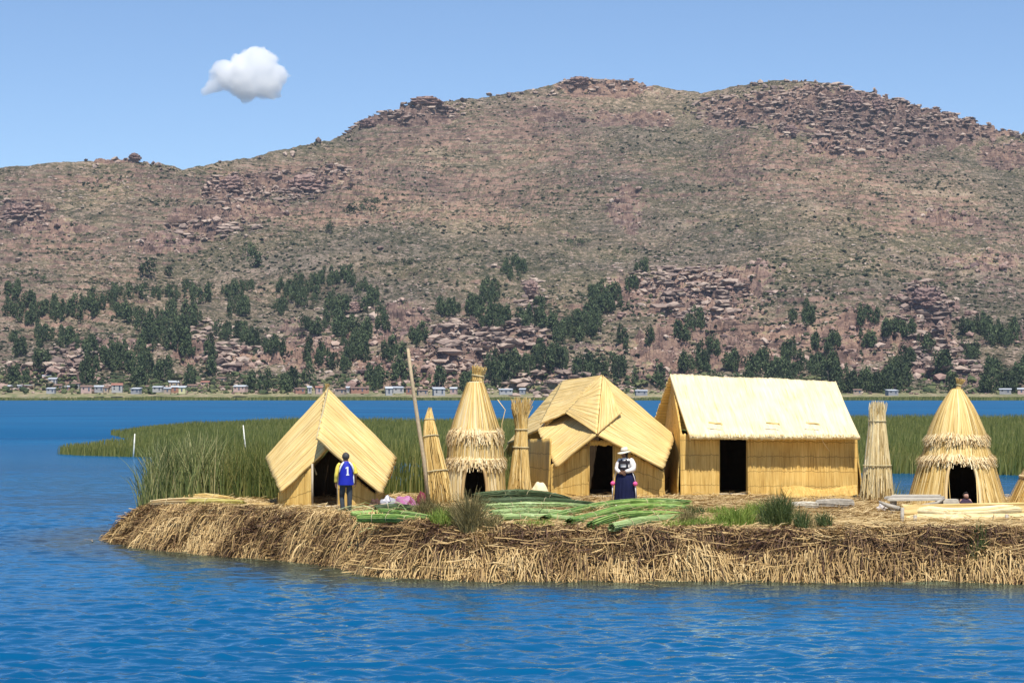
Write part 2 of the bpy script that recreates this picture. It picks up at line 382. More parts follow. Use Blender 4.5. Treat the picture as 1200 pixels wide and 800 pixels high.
    rock = t.mix(tread, rock, t.mix(.5, grn, dry))
    c = t.mix(t.ramp(t.math('ADD', ra, t.math('MULTIPLY', t.math('SUBTRACT', rn, .5), .8)), [(.28, 0.0), (.5, 1.0)]), c, rock)
    c = t.mix(t.math('MULTIPLY', steep, .85), c, t.mix(t.ramp(rs2, [(.36, 0.0), (.46, 1.0)]), (.055, .040, .038), t.mix(t.ramp(rn, [(.42, 0.0), (.55, 1.0)]), (.14, .092, .075), (.33, .215, .165))))
    sh = t.attr('shore')
    c = t.mix(sh, c, t.ramp(fine, [(.35, (.12, .15, .06)), (.5, (.24, .23, .12)), (.62, (.36, .29, .19)), (.75, (.45, .38, .27))]))
    c = t.mix(1, c, t.ramp(t.noise(ob, .0045, 4, .6), [(.38, (.72, .72, .76)), (.62, (1.12, 1.06, 1.0))]), 'MULTIPLY')      # broad changes of cover
    t.color(c); t.b.inputs['Roughness'].default_value = .95
    t.bump(t.math('ADD', fine, t.math('MULTIPLY', speck, .5)), .9, 1.6)
    me = mkmesh('hills', V, q, mat=t.m, attrs={'rock': rk, 'terrace': terr, 'shore': sstep(12, -3, ee + 4 * fbm(X / 20, Y / 20, 3))}, smooth=False)
    o = bpy.data.objects.new('hills', me); link(o); o['kind'] = 'structure'
    PY = 460 - (Z2 - H) * F / Y
    return uc, X, Y, Z2, PY, rk
HU, HX, HY, HZ, HPY, HRK = build_hills()
def hill_at(px, y):
    i = int(np.clip(np.searchsorted(HU, px), 1, len(HU) - 2))
    col = HPY[i]; k = np.nonzero(col[8:820] <= y)[0]
    j = 8 + (k[0] if len(k) else 810)
    return np.array([HX[i, j], HY[i, j], HZ[i, j]])
def hill_many(n, ymin, ymax, rockmin=None, rockmax=None, pxr=(-60, 1260), s_lo=30, s_hi=815):
    i = R.randint(np.searchsorted(HU, pxr[0]), np.searchsorted(HU, pxr[1]) - 1, n * 4); j = R.randint(s_lo, s_hi, n * 4)
    y = HPY[i, j]; k = (y > ymin) & (y < ymax)
    if rockmin is not None: k &= HRK[i, j] > rockmin
    if rockmax is not None: k &= HRK[i, j] < rockmax
    i, j = i[k][:n], j[k][:n]
    return np.stack([HX[i, j], HY[i, j], HZ[i, j]], 1)
# boulders and low shrubs nobody could count
import bmesh
def ico(sub):
    bm = bmesh.new(); bmesh.ops.create_icosphere(bm, subdivisions=sub, radius=1)
    v = np.array([x.co[:] for x in bm.verts]); f = np.array([[y.index for y in x.verts] for x in bm.faces]); bm.free(); return v, f
IC1, IF1 = ico(1); IC2, IF2 = ico(2); IC3, IF3 = ico(3); IC5, IF5 = ico(5)
def scatter(name, pts, size, squash, jag, mat, sub=(IC1, IF1), sink=.3, elong=.5):
    v0, f0 = sub; n = len(pts)
    sc = size[:, None, None] * np.stack([1 + elong * R.rand(n), 1 + .5 * R.rand(n), squash * (.7 + .6 * R.rand(n))], -1)[:, None]
    j = 1 + jag * (R.rand(n, len(v0), 1) - .5)
    a = R.rand(n) * 6.28 if elong < 1 else R.randn(n) * .35; c, s = np.cos(a)[:, None], np.sin(a)[:, None]
    p = v0[None] * sc * j
    p = np.stack([p[..., 0] * c - p[..., 1] * s, p[..., 0] * s + p[..., 1] * c, p[..., 2]], -1) + pts[:, None]
    p[..., 2] += (size * squash * (1 - sink))[:, None]
    tr = (f0[None] + (np.arange(n) * len(v0))[:, None, None]).reshape(-1, 3)
    me = mkmesh(name, p.reshape(-1, 3), tris=tr, mat=mat, attrs={'rnd': np.repeat(R.rand(n), len(v0))}, smooth=False)
    o = bpy.data.objects.new(name, me); link(o); o['kind'] = 'stuff'; return o
m_boulder = mat_rnd('boulder_stone', [(.1, (.11, .075, .07)), (.4, (.27, .175, .145)), (.7, (.40, .29, .23)), (1, (.50, .42, .34))], .9, nscale=.4)
m_shrub = mat_rnd('hill_scrub', [(.0, (.020, .026, .014)), (.6, (.045, .052, .024)), (1, (.09, .088, .042))], .9, nscale=.3)
def rocky(n, smin=.8):
    out = []
    for cx, cy_, rx, ry, a in ROCKS:
        if a < smin: continue
        m = int(n * rx * ry / 900) + 12; q = np.sqrt(R.rand(m)); th = R.rand(m) * 6.28
        for a_, b_ in zip(cx + 1.05 * rx * q * np.cos(th), cy_ + 1.05 * ry * q * np.sin(th)):
            if -60 < a_ < 1260: out.append(hill_at(a_, b_))
    return np.array(out)
pk_ = rocky(130, .7); scatter('cliff_blocks', pk_, .6 + 2.3 * R.rand(len(pk_)) ** 2.2, .62, .9, mat_rnd('cliff_block_stone', [(0, (.085, .065, .060)), (.3, (.19, .137, .115)), (.6, (.34, .255, .205)), (1, (.48, .385, .30))], .9, nscale=.3, noise=.4), elong=2.2)
crest = []
for x0_, x1_, m in ((420, 545, 70), (640, 755, 40), (835, 1200, 150), (100, 205, 22), (560, 640, 16), (250, 420, 16)):
    for px_ in x0_ + (x1_ - x0_) * R.rand(m):
        i_ = int(np.clip(np.searchsorted(HU, px_), 1, len(HU) - 2)); j_ = 819 - R.randint(0, 26); crest.append([HX[i_, j_], HY[i_, j_], HZ[i_, j_]])
crest = np.array(crest); scatter('crest_rocks', crest, .9 + 2.6 * R.rand(len(crest)) ** 2, .8, .9, bpy.data.materials['cliff_block_stone'])
pb = hill_many(4200, 95, 456, rockmin=.3); scatter('boulders', pb, .7 + 2.6 * R.rand(len(pb)) ** 4, .75, .7, m_boulder)
ps = np.vstack([hill_many(34000, 95, 456, rockmax=.8), hill_many(9000, 330, 458)]); ps = ps[R.rand(len(ps)) < np.clip(.25 + 1.6 * fbm(ps[:, 0] / 60, ps[:, 1] / 60, 4), .04, 1)]; scatter('hill_scrub', ps, .35 + 1.35 * R.rand(len(ps)) ** 3, .8, .8, m_shrub)
ph_ = hill_many(46000, 95, 457); ph_ = ph_[R.rand(len(ph_)) < np.clip(.45 + 1.3 * fbm(ph_[:, 0] / 45 + 9, ph_[:, 1] / 45, 4), .08, 1)]
scatter('hill_stones', ph_, .3 + .9 * R.rand(len(ph_)) ** 3, .55, .8, mat_rnd('hill_stone', [(.0, (.16, .11, .09)), (.5, (.34, .25, .20)), (1, (.52, .43, .36))], .9, nscale=.4), elong=1.4)
ph_ = hill_many(50000, 95, 457); ph_ = ph_[R.rand(len(ph_)) < np.clip(.4 + 1.5 * fbm(ph_[:, 0] / 80 + 30, ph_[:, 1] / 80, 4), .05, 1)]
scatter('hill_tussocks', ph_, .3 + .8 * R.rand(len(ph_)) ** 2, .7, .8, m_shrub, elong=1.6)
# the few big named crags
def crag(px, y, w_, h_, label, dark=False):
    c = hill_at(px, y); k = c[1] / F; w_ *= .85; p = IC5 * np.array([w_ * k / 2, w_ * k / 2.2, h_ * k / 2]); nn = IC5
    d = 1 + .50 * fbm3(nn * 1.6 + px, 3) + .22 * np.round(fbm3(nn * 4 + px, 2) * 4) / 4 + .08 * np.sign(np.sin(nn[:, 2] * 16 + 2 * fbm3(nn * 2, 2))) 
    p = p * d[:, None] + np.array([0, w_ * k / 4, h_ * k * .32])
    me = mkmesh('crag', p, tris=IF5, mat=m_crag, attrs={'rnd': np.clip(.5 * (fbm3(nn * 5 + px, 3) + .5), 0, 1) * .6 + (.0 if dark else .2)}, smooth=False)
    o = bpy.data.objects.new('crag', me); o.location = c; link(o); tag(o, label, 'rock', 'bare crags on the hillside')
m_crag = mat_rnd('crag_stone', [(.0, (.06, .05, .055)), (.25, (.15, .10, .095)), (.5, (.30, .20, .165)), (.8, (.44, .32, .25)), (1, (.5, .4, .32))], .9, noise=.6, nscale=.5)
for a in [(1085, 362, 38, 27, 'dark purplish crag with a rounded top jutting from the slope behind the open conical hut', True), (1093, 372, 28, 14, 'low reddish ledge of rock just under the dark rounded crag', False),
          (1000, 130, 24, 22, 'square-cut block toned dark as a shaded cave face in the cliff below the highest right summit', True), (1030, 132, 16, 18, 'smaller dark block beside the square-cut block in the summit cliff', True),  # first block: the cave's shade is put into its dark stone tone
          (926, 160, 16, 13, 'lone dark round boulder standing below the summit cliff', True), (676, 103, 26, 12, 'brown rocks capping the ridge just before the middle summit', False),
          (430, 150, 20, 12, 'dark rock at the lower end of the stony ridge crest', True), (500, 124, 40, 12, 'long pinkish outcrop on the crest of the left shoulder', False),
          (157, 187, 16, 9, 'little dark rock knob breaking the low left ridge line', True), (414, 366, 20, 14, 'pale pink boulder among the dark trees behind the pointed tent hut', False),
          (18, 258, 30, 22, 'pale cracked crag at the left edge of the hill', False), (270, 225, 30, 20, 'pinkish crag on the slope under the saddle of the ridge', False),
          (355, 225, 44, 22, 'broad red-brown crag beside the pinkish one under the saddle', False), (622, 345, 18, 16, 'pale boulder between two dark groves above the conical thatched hut', False)]:
    crag(*a)

# ---------------------------------------------------------------- water
def build_water():
    rows = [28.0]
    while rows[-1] < 150: rows.append(rows[-1] * 1.0016)
    rows = np.array(rows); u = np.linspace(-.30, .30, 640)
    Y = rows[None, :] + 0 * u[:, None]; X = u[:, None] * Y
    Z = np.zeros_like(X)
    rr = np.random.RandomState(3)
    for i in range(90):
        lam = .20 * (7 ** rr.rand()); th = rr.randn() * 1.0 + .2; k = 2 * np.pi / lam
        a = .0046 * lam ** .75 * (.5 + rr.rand())
        fade = np.clip((lam / (Y * .0016 * 3.2)) - 1, 0, 1)
        phx = k * (X * math.sin(th) + Y * math.cos(th)) + rr.rand() * 6.28
        Z += a * fade * (np.sin(phx) + .25 * np.sin(2 * phx + 1))
    wx_ = X + .5 * fbm(X / 1.3, Y / 1.1, 2); wy_ = Y + .3 * fbm(X / 1.1 + 7, Y / .9, 2)
    Z = Z * .40 + .022 * fbm(wx_ / 1.15, wy_ / .55, 2) + .024 * fbm(wx_ / .55 + 3, wy_ / .26, 2) * np.clip(1.4 - Y / 110, 0, 1) + .014 * fbm(wx_ / .3, wy_ / .17, 2) * np.clip(1.3 - Y / 60, 0, 1)
    Z *= 1 - .45 * sstep(60, 140, Y)
    Z *= .55 + .9 * n2(X / 5.5 + 20, Y / 9) 
    Z *= np.clip((150 - Y) / 25, 0, 1)
    nu, nv = X.shape; idx = np.arange(nu * nv).reshape(nu, nv)
    q = np.stack([idx[:-1, :-1], idx[1:, :-1], idx[1:, 1:], idx[:-1, 1:]], -1).reshape(-1, 4)
    mb_v = [np.stack([X, Y, Z], -1).reshape(-1, 3)]; n0 = nu * nv
    # flat lake all round
    y0, y1 = rows[0], rows[-1]; extra = []; qs = [q]
    def rect(pts):
        nonlocal n0
        mb_v.append(np.array(pts, float)); qs.append(np.array([[n0, n0 + 1, n0 + 2, n0 + 3]])); n0 += 4
    xl0, xl1 = .30 * y0, .30 * y1
    rect([(-4000, y1, 0), (4000, y1, 0), (4000, 1500, 0), (-4000, 1500, 0)])
    rect([(-4000, -600, 0), (4000, -600, 0), (4000, y0, 0), (-4000, y0, 0)])
    rect([(-4000, y0, 0), (-xl0, y0, 0), (-xl1, y1, 0), (-4000, y1, 0)])
    rect([(xl0, y0, 0), (4000, y0, 0), (4000, y1, 0), (xl1, y1, 0)])
    t = NT('lake_water'); b = t.b
    ob = t.coord('Object')
    b.inputs['Roughness'].default_value = .06; b.inputs['IOR'].default_value = 1.33; b.inputs['Specular IOR Level'].default_value = .34; b.inputs['Specular Tint'].default_value = (.42, .72, 1, 1)
    big = t.noise(t.coord('Object', (.02, .035, 1)), 1, 3, .5)
    wc = t.ramp(big, [(.35, (.001, .058, .155)), (.65, (.001, .090, .215))])
    t.color(t.mix(t.attr('bank_reflection'), wc, (.045, .040, .018)))      # brown reflection of the bank painted into the water colour
    n1 = t.noise(t.coord('Object', (1, 1.6, 1)), 2.2, 4, .6, .6); n2_ = t.noise(t.coord('Object', (.25, .5, 1)), 1.0, 4, .6, .4)
    patch = t.ramp(t.noise(t.coord('Object', (.05, .02, 1)), 1, 2), [(.3, .45), (.7, 1.0)])
    hgt = t.math('MULTIPLY', t.math('ADD', t.math('MULTIPLY', n1, .35), t.math('MULTIPLY', n2_, 1.0)), patch)
    t.bump(hgt, .55, .10)
    sp = t.n('ShaderNodeSeparateXYZ'); t.l(ob, sp.inputs[0])
    mr_ = t.n('ShaderNodeMapRange'); t.l(sp.outputs[1], mr_.inputs[0]); mr_.inputs[1].default_value = 60; mr_.inputs[2].default_value = 320; mr_.inputs[3].default_value = .06; mr_.inputs[4].default_value = .42
    t.l(mr_.outputs[0], b.inputs['Roughness'])                 # ripples too small to see far off
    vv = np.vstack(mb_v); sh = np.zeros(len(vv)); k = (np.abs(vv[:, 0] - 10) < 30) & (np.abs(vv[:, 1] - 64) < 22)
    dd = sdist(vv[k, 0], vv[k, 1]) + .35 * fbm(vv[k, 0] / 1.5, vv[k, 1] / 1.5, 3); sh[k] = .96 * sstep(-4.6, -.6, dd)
    # polarised look: diffuse water body under a restrained mirror
    df = t.n('ShaderNodeBsdfDiffuse'); gl = t.n('ShaderNodeBsdfGlossy'); fr = t.n('ShaderNodeFresnel'); fr.inputs['IOR'].default_value = 1.33; mx = t.n('ShaderNodeMixShader')
    t.l(b.inputs['Base Color'].links[0].from_socket, df.inputs['Color']); nrm = b.inputs['Normal'].links[0].from_socket
    for nd in (df, gl, fr): t.l(nrm, nd.inputs['Normal'])
    gl.inputs['Color'].default_value = (.62, .86, 1, 1); t.l(mr_.outputs[0], gl.inputs['Roughness'])
    m3 = t.n('ShaderNodeMapRange'); t.l(sp.outputs[1], m3.inputs[0]); m3.inputs[1].default_value = 45; m3.inputs[2].default_value = 220; m3.inputs[3].default_value = 1.0; m3.inputs[4].default_value = .17
    t.l(t.math('MULTIPLY', fr.outputs[0], m3.outputs[0]), mx.inputs[0]); t.l(df.outputs[0], mx.inputs[1]); t.l(gl.outputs[0], mx.inputs[2]); t.l(mx.outputs[0], t.out.inputs['Surface'])
    me = mkmesh('lake_water', vv, np.vstack(qs), mat=t.m, smooth=True, attrs={'bank_reflection': sh})
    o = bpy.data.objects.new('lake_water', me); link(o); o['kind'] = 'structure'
g = MB().box((0, 500, -2.6), (9000, 4000, .2)).build('lake_bed', plain('lake_mud', (.03, .05, .05), .9)); g['kind'] = 'structure'

# ---------------------------------------------------------------- cloud
def cloud():
    c = P(285, 90, 6500); k = 6500 / F
    balls = [(0, 2, 24), (20, 12, 20), (-18, 2, 18), (26, -8, 20), (4, -10, 20), (-32, -10, 10), (-42, -17, 6), (36, 2, 14), (10, 18, 17)]   # px right, px up, radius
    d = IC5 / np.linalg.norm(IC5, axis=1)[:, None]; r = np.full(len(d), 8.0)
    for bx, bz, br in balls:
        for by in (0,):
            cc = np.array([bx, by, bz], float); pr = d @ cc; disc = pr ** 2 - (cc @ cc - br * br)
            ok = disc > 0; r = np.where(ok, np.maximum(r, pr + np.sqrt(np.maximum(disc, 0))), r)
    p0 = d * r[:, None]
    r = r * (1 + .26 * fbm3(p0 / 8 + 3, 5) + .10 * fbm3(p0 / 2.6, 3)) 
    p = d * r[:, None] * np.array([1.02, .8, .98]) * k
    m = bpy.data.materials.new('cloud_vapour'); m.use_nodes = True; nt = m.node_tree; nt.nodes.clear()
    out = nt.nodes.new('ShaderNodeOutputMaterial'); pv = nt.nodes.new('ShaderNodeVolumePrincipled')
    pv.inputs['Color'].default_value = (1, 1, 1, 1); pv.inputs['Density'].default_value = .045; pv.inputs['Anisotropy'].default_value = .0
    nt.links.new(pv.outputs[0], out.inputs['Volume'])
    me = mkmesh('cloud', p, tris=IF5, mat=m); o = bpy.data.objects.new('cloud', me); o.location = c; link(o)
    tag(o, 'single small white cloud alone in the blue sky above the left ridge', 'cloud')
cloud()
# ---------------------------------------------------------------- materials for reeds and straw
S_ROOF = [(.38, .225, .060), (.68, .455, .155), (.82, .62, .29), (.90, .75, .46)]
S_PALE = [(.46, .32, .14), (.76, .61, .34), (.85, .73, .48), (.90, .81, .60)]
S_WALL = [(.22, .12, .03), (.56, .34, .085), (.76, .515, .165), (.85, .64, .27)]
m_roof = mat_straw('roof_reed_mat', S_ROOF, 0, stain=.15, gaps=.85)
m_pale = mat_straw('pale_reed_mat', S_PALE, 0, stain=.18)
m_wall = mat_straw('wall_reed_mat', S_WALL, .75, .46, stain=.2)
m_thatch = mat_rnd('thatch_straw', [(0, (.34, .19, .045)), (.3, (.58, .38, .12)), (.65, (.76, .54, .21)), (1, (.88, .72, .40))], .6)
m_fringe = mat_rnd('fringe_straw', [(0, (.34, .20, .08)), (.4, (.66, .47, .22)), (1, (.88, .75, .48))], .6)
m_dry = mat_rnd('dry_reed_litter', [(0, (.10, .055, .022)), (.25, (.25, .155, .065)), (.55, (.46, .325, .145)), (.8, (.62, .47, .24)), (1, (.76, .63, .40))], .65, nscale=1.2, noise=.35)
m_bank = mat_rnd('bank_reed_litter', [(0, (.030, .015, .010)), (.3, (.085, .042, .024)), (.5, (.22, .13, .055)), (.72, (.48, .32, .13)), (1, (.74, .56, .30))], .65, nscale=.8, noise=.4)
m_sheaf = mat_rnd('pale_sheaf_straw', [(0, (.38, .26, .09)), (.3, (.62, .47, .22)), (.65, (.80, .66, .38)), (1, (.90, .80, .58))], .6)
m_green = mat_rnd('cut_green_reed', [(0, (.020, .050, .008)), (.3, (.10, .20, .032)), (.7, (.26, .40, .085)), (1, (.55, .60, .26))], .5, noise=.2, spec=.4)
m_greenpale = mat_rnd('drying_green_reed', [(0, (.07, .12, .03)), (.4, (.24, .34, .11)), (.8, (.46, .56, .26)), (1, (.60, .62, .38))], .5, noise=.2, spec=.4)
m_greendark = mat_rnd('wilted_dark_reed', [(0, (.015, .03, .012)), (.5, (.05, .085, .035)), (.9, (.12, .15, .07)), (1, (.3, .26, .14))], .6, noise=.2)
m_tie = plain('tie_cord', (.50, .42, .24), .7)
m_tie2 = plain('green_tie_reed', (.30, .32, .15), .7)
m_reed = mat_rnd('standing_reed', [(0, (.030, .048, .010)), (.35, (.085, .115, .026)), (.65, (.19, .205, .055)), (.86, (.36, .32, .11)), (1, (.52, .44, .20))], .55, trans=.25, noise=.3, nscale=.5)
m_reedlight = mat_rnd('young_reed', [(0, (.045, .065, .02)), (.35, (.13, .165, .05)), (.65, (.26, .28, .10)), (.85, (.42, .38, .17)), (1, (.62, .52, .28))], .55, trans=.3, noise=.2)
m_bed = mat_rnd('reed_bed_blade', [(0, (.042, .062, .013)), (.4, (.118, .142, .032)), (.75, (.225, .22, .065)), (1, (.33, .26, .10))], .6, trans=.15, noise=.45, nscale=.12)
m_bedtop = m_bed
m_grass = mat_rnd('bright_grass', [(0, (.07, .12, .02)), (.5, (.19, .28, .04)), (1, (.42, .46, .11))], .55, trans=.3)
m_grassdark = mat_rnd('dark_grass', [(0, (.02, .04, .012)), (.5, (.06, .09, .022)), (.85, (.14, .16, .05)), (1, (.36, .29, .13))], .55, trans=.2)
m_grassbrown = mat_rnd('half_dry_grass', [(0, (.05, .05, .02)), (.5, (.15, .125, .045)), (1, (.42, .32, .13))], .6, trans=.2)

# ---------------------------------------------------------------- the floating island
SHORE = [(-11.8, 68.3), (-12.0, 66.8), (-11.6, 65.2), (-10.8, 63.8), (-9.8, 62.2), (-8.7, 60.8), (-7.5, 59.6), (-6.3, 58.6), (-5.0, 57.0), (-4.0, 55.8), (-3.3, 53.6), (-2.4, 52.5), (-1, 51.9), (1, 51.7),
         (3, 51.5), (5, 51.8), (7, 51.5), (9, 51.7), (11.5, 51.2), (14, 51.5), (18, 51.3), (24, 51), (32, 52), (36, 58), (33, 68), (24, 69.5), (17, 69.2), (12.3, 69.6), (11.9, 76), (9, 79), (4, 79.5), (-1, 77), (-3, 72.5), (-7, 70.2), (-10, 70.5), (-12, 69.8)]
def sdist(x, y, poly=SHORE):
    """distance inside the outline (negative outside)"""
    d = np.full(np.shape(x), 1e9); ins = np.zeros(np.shape(x), bool); n = len(poly)
    for i in range(n):
        (ax, ay), (bx, by) = poly[i], poly[(i + 1) % n]
        ex, ey = bx - ax, by - ay; t = np.clip(((x - ax) * ex + (y - ay) * ey) / (ex * ex + ey * ey), 0, 1)
        d = np.minimum(d, (x - ax - t * ex) ** 2 + (y - ay - t * ey) ** 2)
        c = ((ay > y) != (by > y)) & (x < (bx - ax) * (y - ay) / (by - ay + 1e-12) + ax); ins ^= c
    return np.where(ins, 1, -1) * np.sqrt(d)
def gz(x, y):
    x = np.asarray(x, float); y = np.asarray(y, float)
    d = sdist(x, y) + .35 * fbm(x / 1.1, y / 1.1, 3)
    top = ZG - .42 * sstep(-8.6, -12.2, x) + .12 * np.exp(-((x - 2.6) / 3.6) ** 2 - ((y - 58.2) / 1.8) ** 2) + .16 * np.exp(-((y - 54.6) / 1.0) ** 2) * sstep(-4, -1, x) * .6
    z = -.45 + (top + .45) * sstep(-.5, 1.25, d) ** .55
    return z + .05 * fbm(x / .5, y / .5, 3) * sstep(0, 1, d) + .10 * fbm(x / .7 + 4, y / .4, 3) * sstep(2.6, .4, d)
def build_island():
    x = np.arange(-14.5, 37, .11); y = np.arange(50.0, 81, .11)
    X, Y = np.meshgrid(x, y, indexing='ij'); Z = gz(X, Y)
    nu, nv = X.shape; idx = np.arange(nu * nv).reshape(nu, nv)
    q = np.stack([idx[:-1, :-1], idx[1:, :-1], idx[1:, 1:], idx[:-1, 1:]], -1)
    keep = (np.maximum.reduce([Z[:-1, :-1], Z[1:, :-1], Z[1:, 1:], Z[:-1, 1:]]) > -.40)
    t = NT('packed_reed_ground'); ob = t.coord('Object')
    f = t.noise(t.coord('Object', (1, 1, 1)), 9, 5, .7); b = t.noise(ob, 1.1, 4, .6)
    c = t.ramp(f, [(.3, (.16, .10, .045)), (.45, (.38, .27, .12)), (.6, (.60, .46, .24))])
    dk = t.ramp(f, [(.35, (.022, .013, .010)), (.7, (.11, .062, .034))])
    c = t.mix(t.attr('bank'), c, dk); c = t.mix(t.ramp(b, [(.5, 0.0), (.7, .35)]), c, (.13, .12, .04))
    t.color(c); t.bump(f, 1, .05)
    d = sdist(X, Y)
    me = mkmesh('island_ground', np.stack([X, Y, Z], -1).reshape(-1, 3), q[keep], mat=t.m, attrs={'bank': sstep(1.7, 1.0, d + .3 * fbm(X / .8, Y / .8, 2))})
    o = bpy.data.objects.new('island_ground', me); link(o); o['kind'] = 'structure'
build_island(); build_water()
def litter(name, n, region, zoff, length, width, mat, kind='flat', dens=None, r=(0, 1)):
    """loose reeds lying on the island or hanging over its bank"""
    x0, x1, y0, y1, d0, d1 = region
    x = x0 + (x1 - x0) * R.rand(n * 6); y = y0 + (y1 - y0) * R.rand(n * 6); d = sdist(x, y)
    k = (d > d0) & (d < d1)
    if dens is not None: k &= R.rand(len(x)) < dens(x, y, d)
    x, y, d = x[k][:n], y[k][:n], d[k][:n]; n = len(x)
    e = .3; gx = (sdist(x + e, y) - sdist(x - e, y)) / (2 * e); gy = (sdist(x, y + e) - sdist(x, y - e)) / (2 * e)
    K = 5; t = np.linspace(0, 1, K)[None, :]
    L = length[0] + (length[1] - length[0]) * R.rand(n) ** 1.8
    cl = fbm(x / .7 + 3, y / .7, 3)                      # straws lie in tufts
    if kind == 'tangle':
        a = R.rand(n) * 6.28; el = R.randn(n) * .5; dx, dy = np.cos(a), np.sin(a) * .6; cur = R.randn(n) * .5
        px = x[:, None] + (dx[:, None] * (t - .5) - dy[:, None] * cur[:, None] * (t - .5) ** 2) * L[:, None]
        py = y[:, None] + (dy[:, None] * (t - .5)) * L[:, None] - .12 * np.sin(t * 3.14) * R.rand(n, 1)
        pz = (gz(x, y) + zoff * R.rand(n))[:, None] + (t - .5) * L[:, None] * el[:, None] - cur[:, None] * (t - .5) ** 2 * L[:, None] * .5
        pz = np.minimum(pz, gz(x, y)[:, None] + .10 - .12 * t); pz = np.maximum(pz, gz(px, py) + .015); side = np.stack([-dy, dx, R.randn(n) * .8], 1)
    elif kind == 'flat':
        a = R.rand(n) * np.pi * 2 if R.rand() < 0 else R.randn(n) * .9 + np.where(R.rand(n) < .5, 0, np.pi)
        dx, dy = np.cos(a), np.sin(a)
        cur = R.randn(n) * .25
        px = x[:, None] + (dx[:, None] * (t - .5) - dy[:, None] * cur[:, None] * (t - .5) ** 2) * L[:, None]
        py = y[:, None] + (dy[:, None] * (t - .5) + dx[:, None] * cur[:, None] * (t - .5) ** 2) * L[:, None]
        pz = gz(px, py) + zoff * (.2 + R.rand(n)[:, None]) + (R.rand(n)[:, None] ** 6) * .15 * t
        side = np.stack([-dy, dx, R.randn(n) * .5 + .6], 1)
    else:                                   # hanging outward down the bank
        sp = R.randn(n) * .5 + cl * 1.6
        ox, oy = -gx, -gy; dx = ox * np.cos(sp) - oy * np.sin(sp); dy = ox * np.sin(sp) + oy * np.cos(sp)
        z0 = gz(x, y) + zoff * R.rand(n)
        stiff = .18 + .75 * R.rand(n) ** 1.3
        px = x[:, None] + dx[:, None] * L[:, None] * stiff[:, None] * (t ** .8) + .05 * R.randn(n, 1) * t ** 2
        py = y[:, None] + dy[:, None] * L[:, None] * stiff[:, None] * (t ** .8)
        pz = z0[:, None] + .07 * np.sin(t * 3.14) - L[:, None] * (t ** 1.7) * (1.1 - .5 * stiff[:, None])
        pz = np.maximum(pz, gz(px, py) + .015 * R.rand(n, 1)); pz = np.maximum(pz, -.12)
        side = np.stack([-dy, dx, R.randn(n) * .3], 1)
    wd = (width[0] + (width[1] - width[0]) * R.rand(n))[:, None] * np.linspace(1, .55, K)[None]
    rr = np.clip(r[0] + (r[1] - r[0]) * R.rand(n) + (0 if kind == 'flat' else .45) * cl, 0, 1)
    v, q, ra = ribbons(np.stack([px, py, pz], -1), wd, side, rr)
    return v, q, ra
def stuff(name, parts, mat):
    m = MB()
    for v, q, r in parts: m.add(v, q, r=r)
    o = m.build(name, mat); o['kind'] = 'stuff'; return o
front = lambda x, y, d: (y < 66 + 0 * x)
stuff('bank_reeds', [litter('', 20000, (-14, 30, 50.5, 70, -.5, 1.15), .12, (.2, .85), (.012, .030), None, 'hang', r=(.12, .68)),
                     litter('', 9000, (-14, 30, 50.5, 70, -.5, 1.3), .22, (.3, 1.2), (.012, .034), None, 'tangle', r=(.3, 1)),
                     litter('', 1500, (-3.5, 30, 50.5, 54, -.3, 1.1), .25, (.9, 2.0), (.018, .034), None, 'tangle', r=(.7, 1)),
                     litter('', 12000, (-3.5, 30, 50.5, 54, -.5, .35), .15, (.3, .8), (.014, .036), None, 'hang', r=(.6, 1)),
                     litter('', 12000, (-14, -2, 53, 70, -.2, 1.3), .15, (.25, .8), (.014, .034), None, 'hang', r=(.5, 1)),
                     litter('', 11000, (-3.5, 30, 50.5, 60, .3, 1.5), .12, (.1, .45), (.012, .03), None, 'tangle', r=(0, .38))], m_bank)
stuff('straw_litter', [litter('', 30000, (-13, 22, 52, 70, 1.15, 30), .05, (.2, 1.0), (.010, .026), None, 'flat', r=(.35, 1)),
                       litter('', 9000, (-13, -2, 54, 69, .8, 6), .06, (.3, 1.1), (.014, .030), None, 'flat', r=(.4, 1)),
                       litter('', 5000, (0, 11, 56, 68, 2, 30), .10, (.1, .5), (.012, .03), None, 'flat', r=(.0, .5))], m_dry)
stuff('floating_reeds', [(lambda L: (L[0] * [1, 1, 0] + [0, 0, .02], L[1], L[2]))(litter('', 260, (-13, 22, 50.0, 68, -.9, .1), .0, (.4, 2.2), (.02, .04), None, 'flat', r=(.5, .95), dens=front))], m_bank)

# ---------------------------------------------------------------- standing reeds
def reed_field(n, poly, hgt, wid, mat, name, z=-.05, K=4, lean=.25, bias=(0.1, 0), dens=None, droop=.15):
    xs = [p[0] for p in poly]; ys = [p[1] for p in poly]
    x = min(xs) + (max(xs) - min(xs)) * R.rand(n * 5); y = min(ys) + (max(ys) - min(ys)) * R.rand(n * 5); d = sdist(x, y, poly)
    k = d > 0
    if dens is not None: k &= R.rand(len(x)) < dens(x, y, d)
    x, y, d = x[k][:n], y[k][:n], d[k][:n]; n = len(x)
    zz = np.full(n, z) if np.isscalar(z) else z(x, y)
    h = hgt(x, y, d) * (.62 + .38 * R.rand(n) ** .6)
    v = blades(np.stack([x, y, zz], 1), h, (R.randn(n, 2) * lean + np.array(bias)) * h[:, None] * .5, wid[0] + (wid[1] - wid[0]) * R.rand(n), K, droop, flat=0)
    return v
def W(px, D): return ((px - 600) * D / F, D)
gzr = lambda x, y: np.maximum(gz(x, y), -.1)
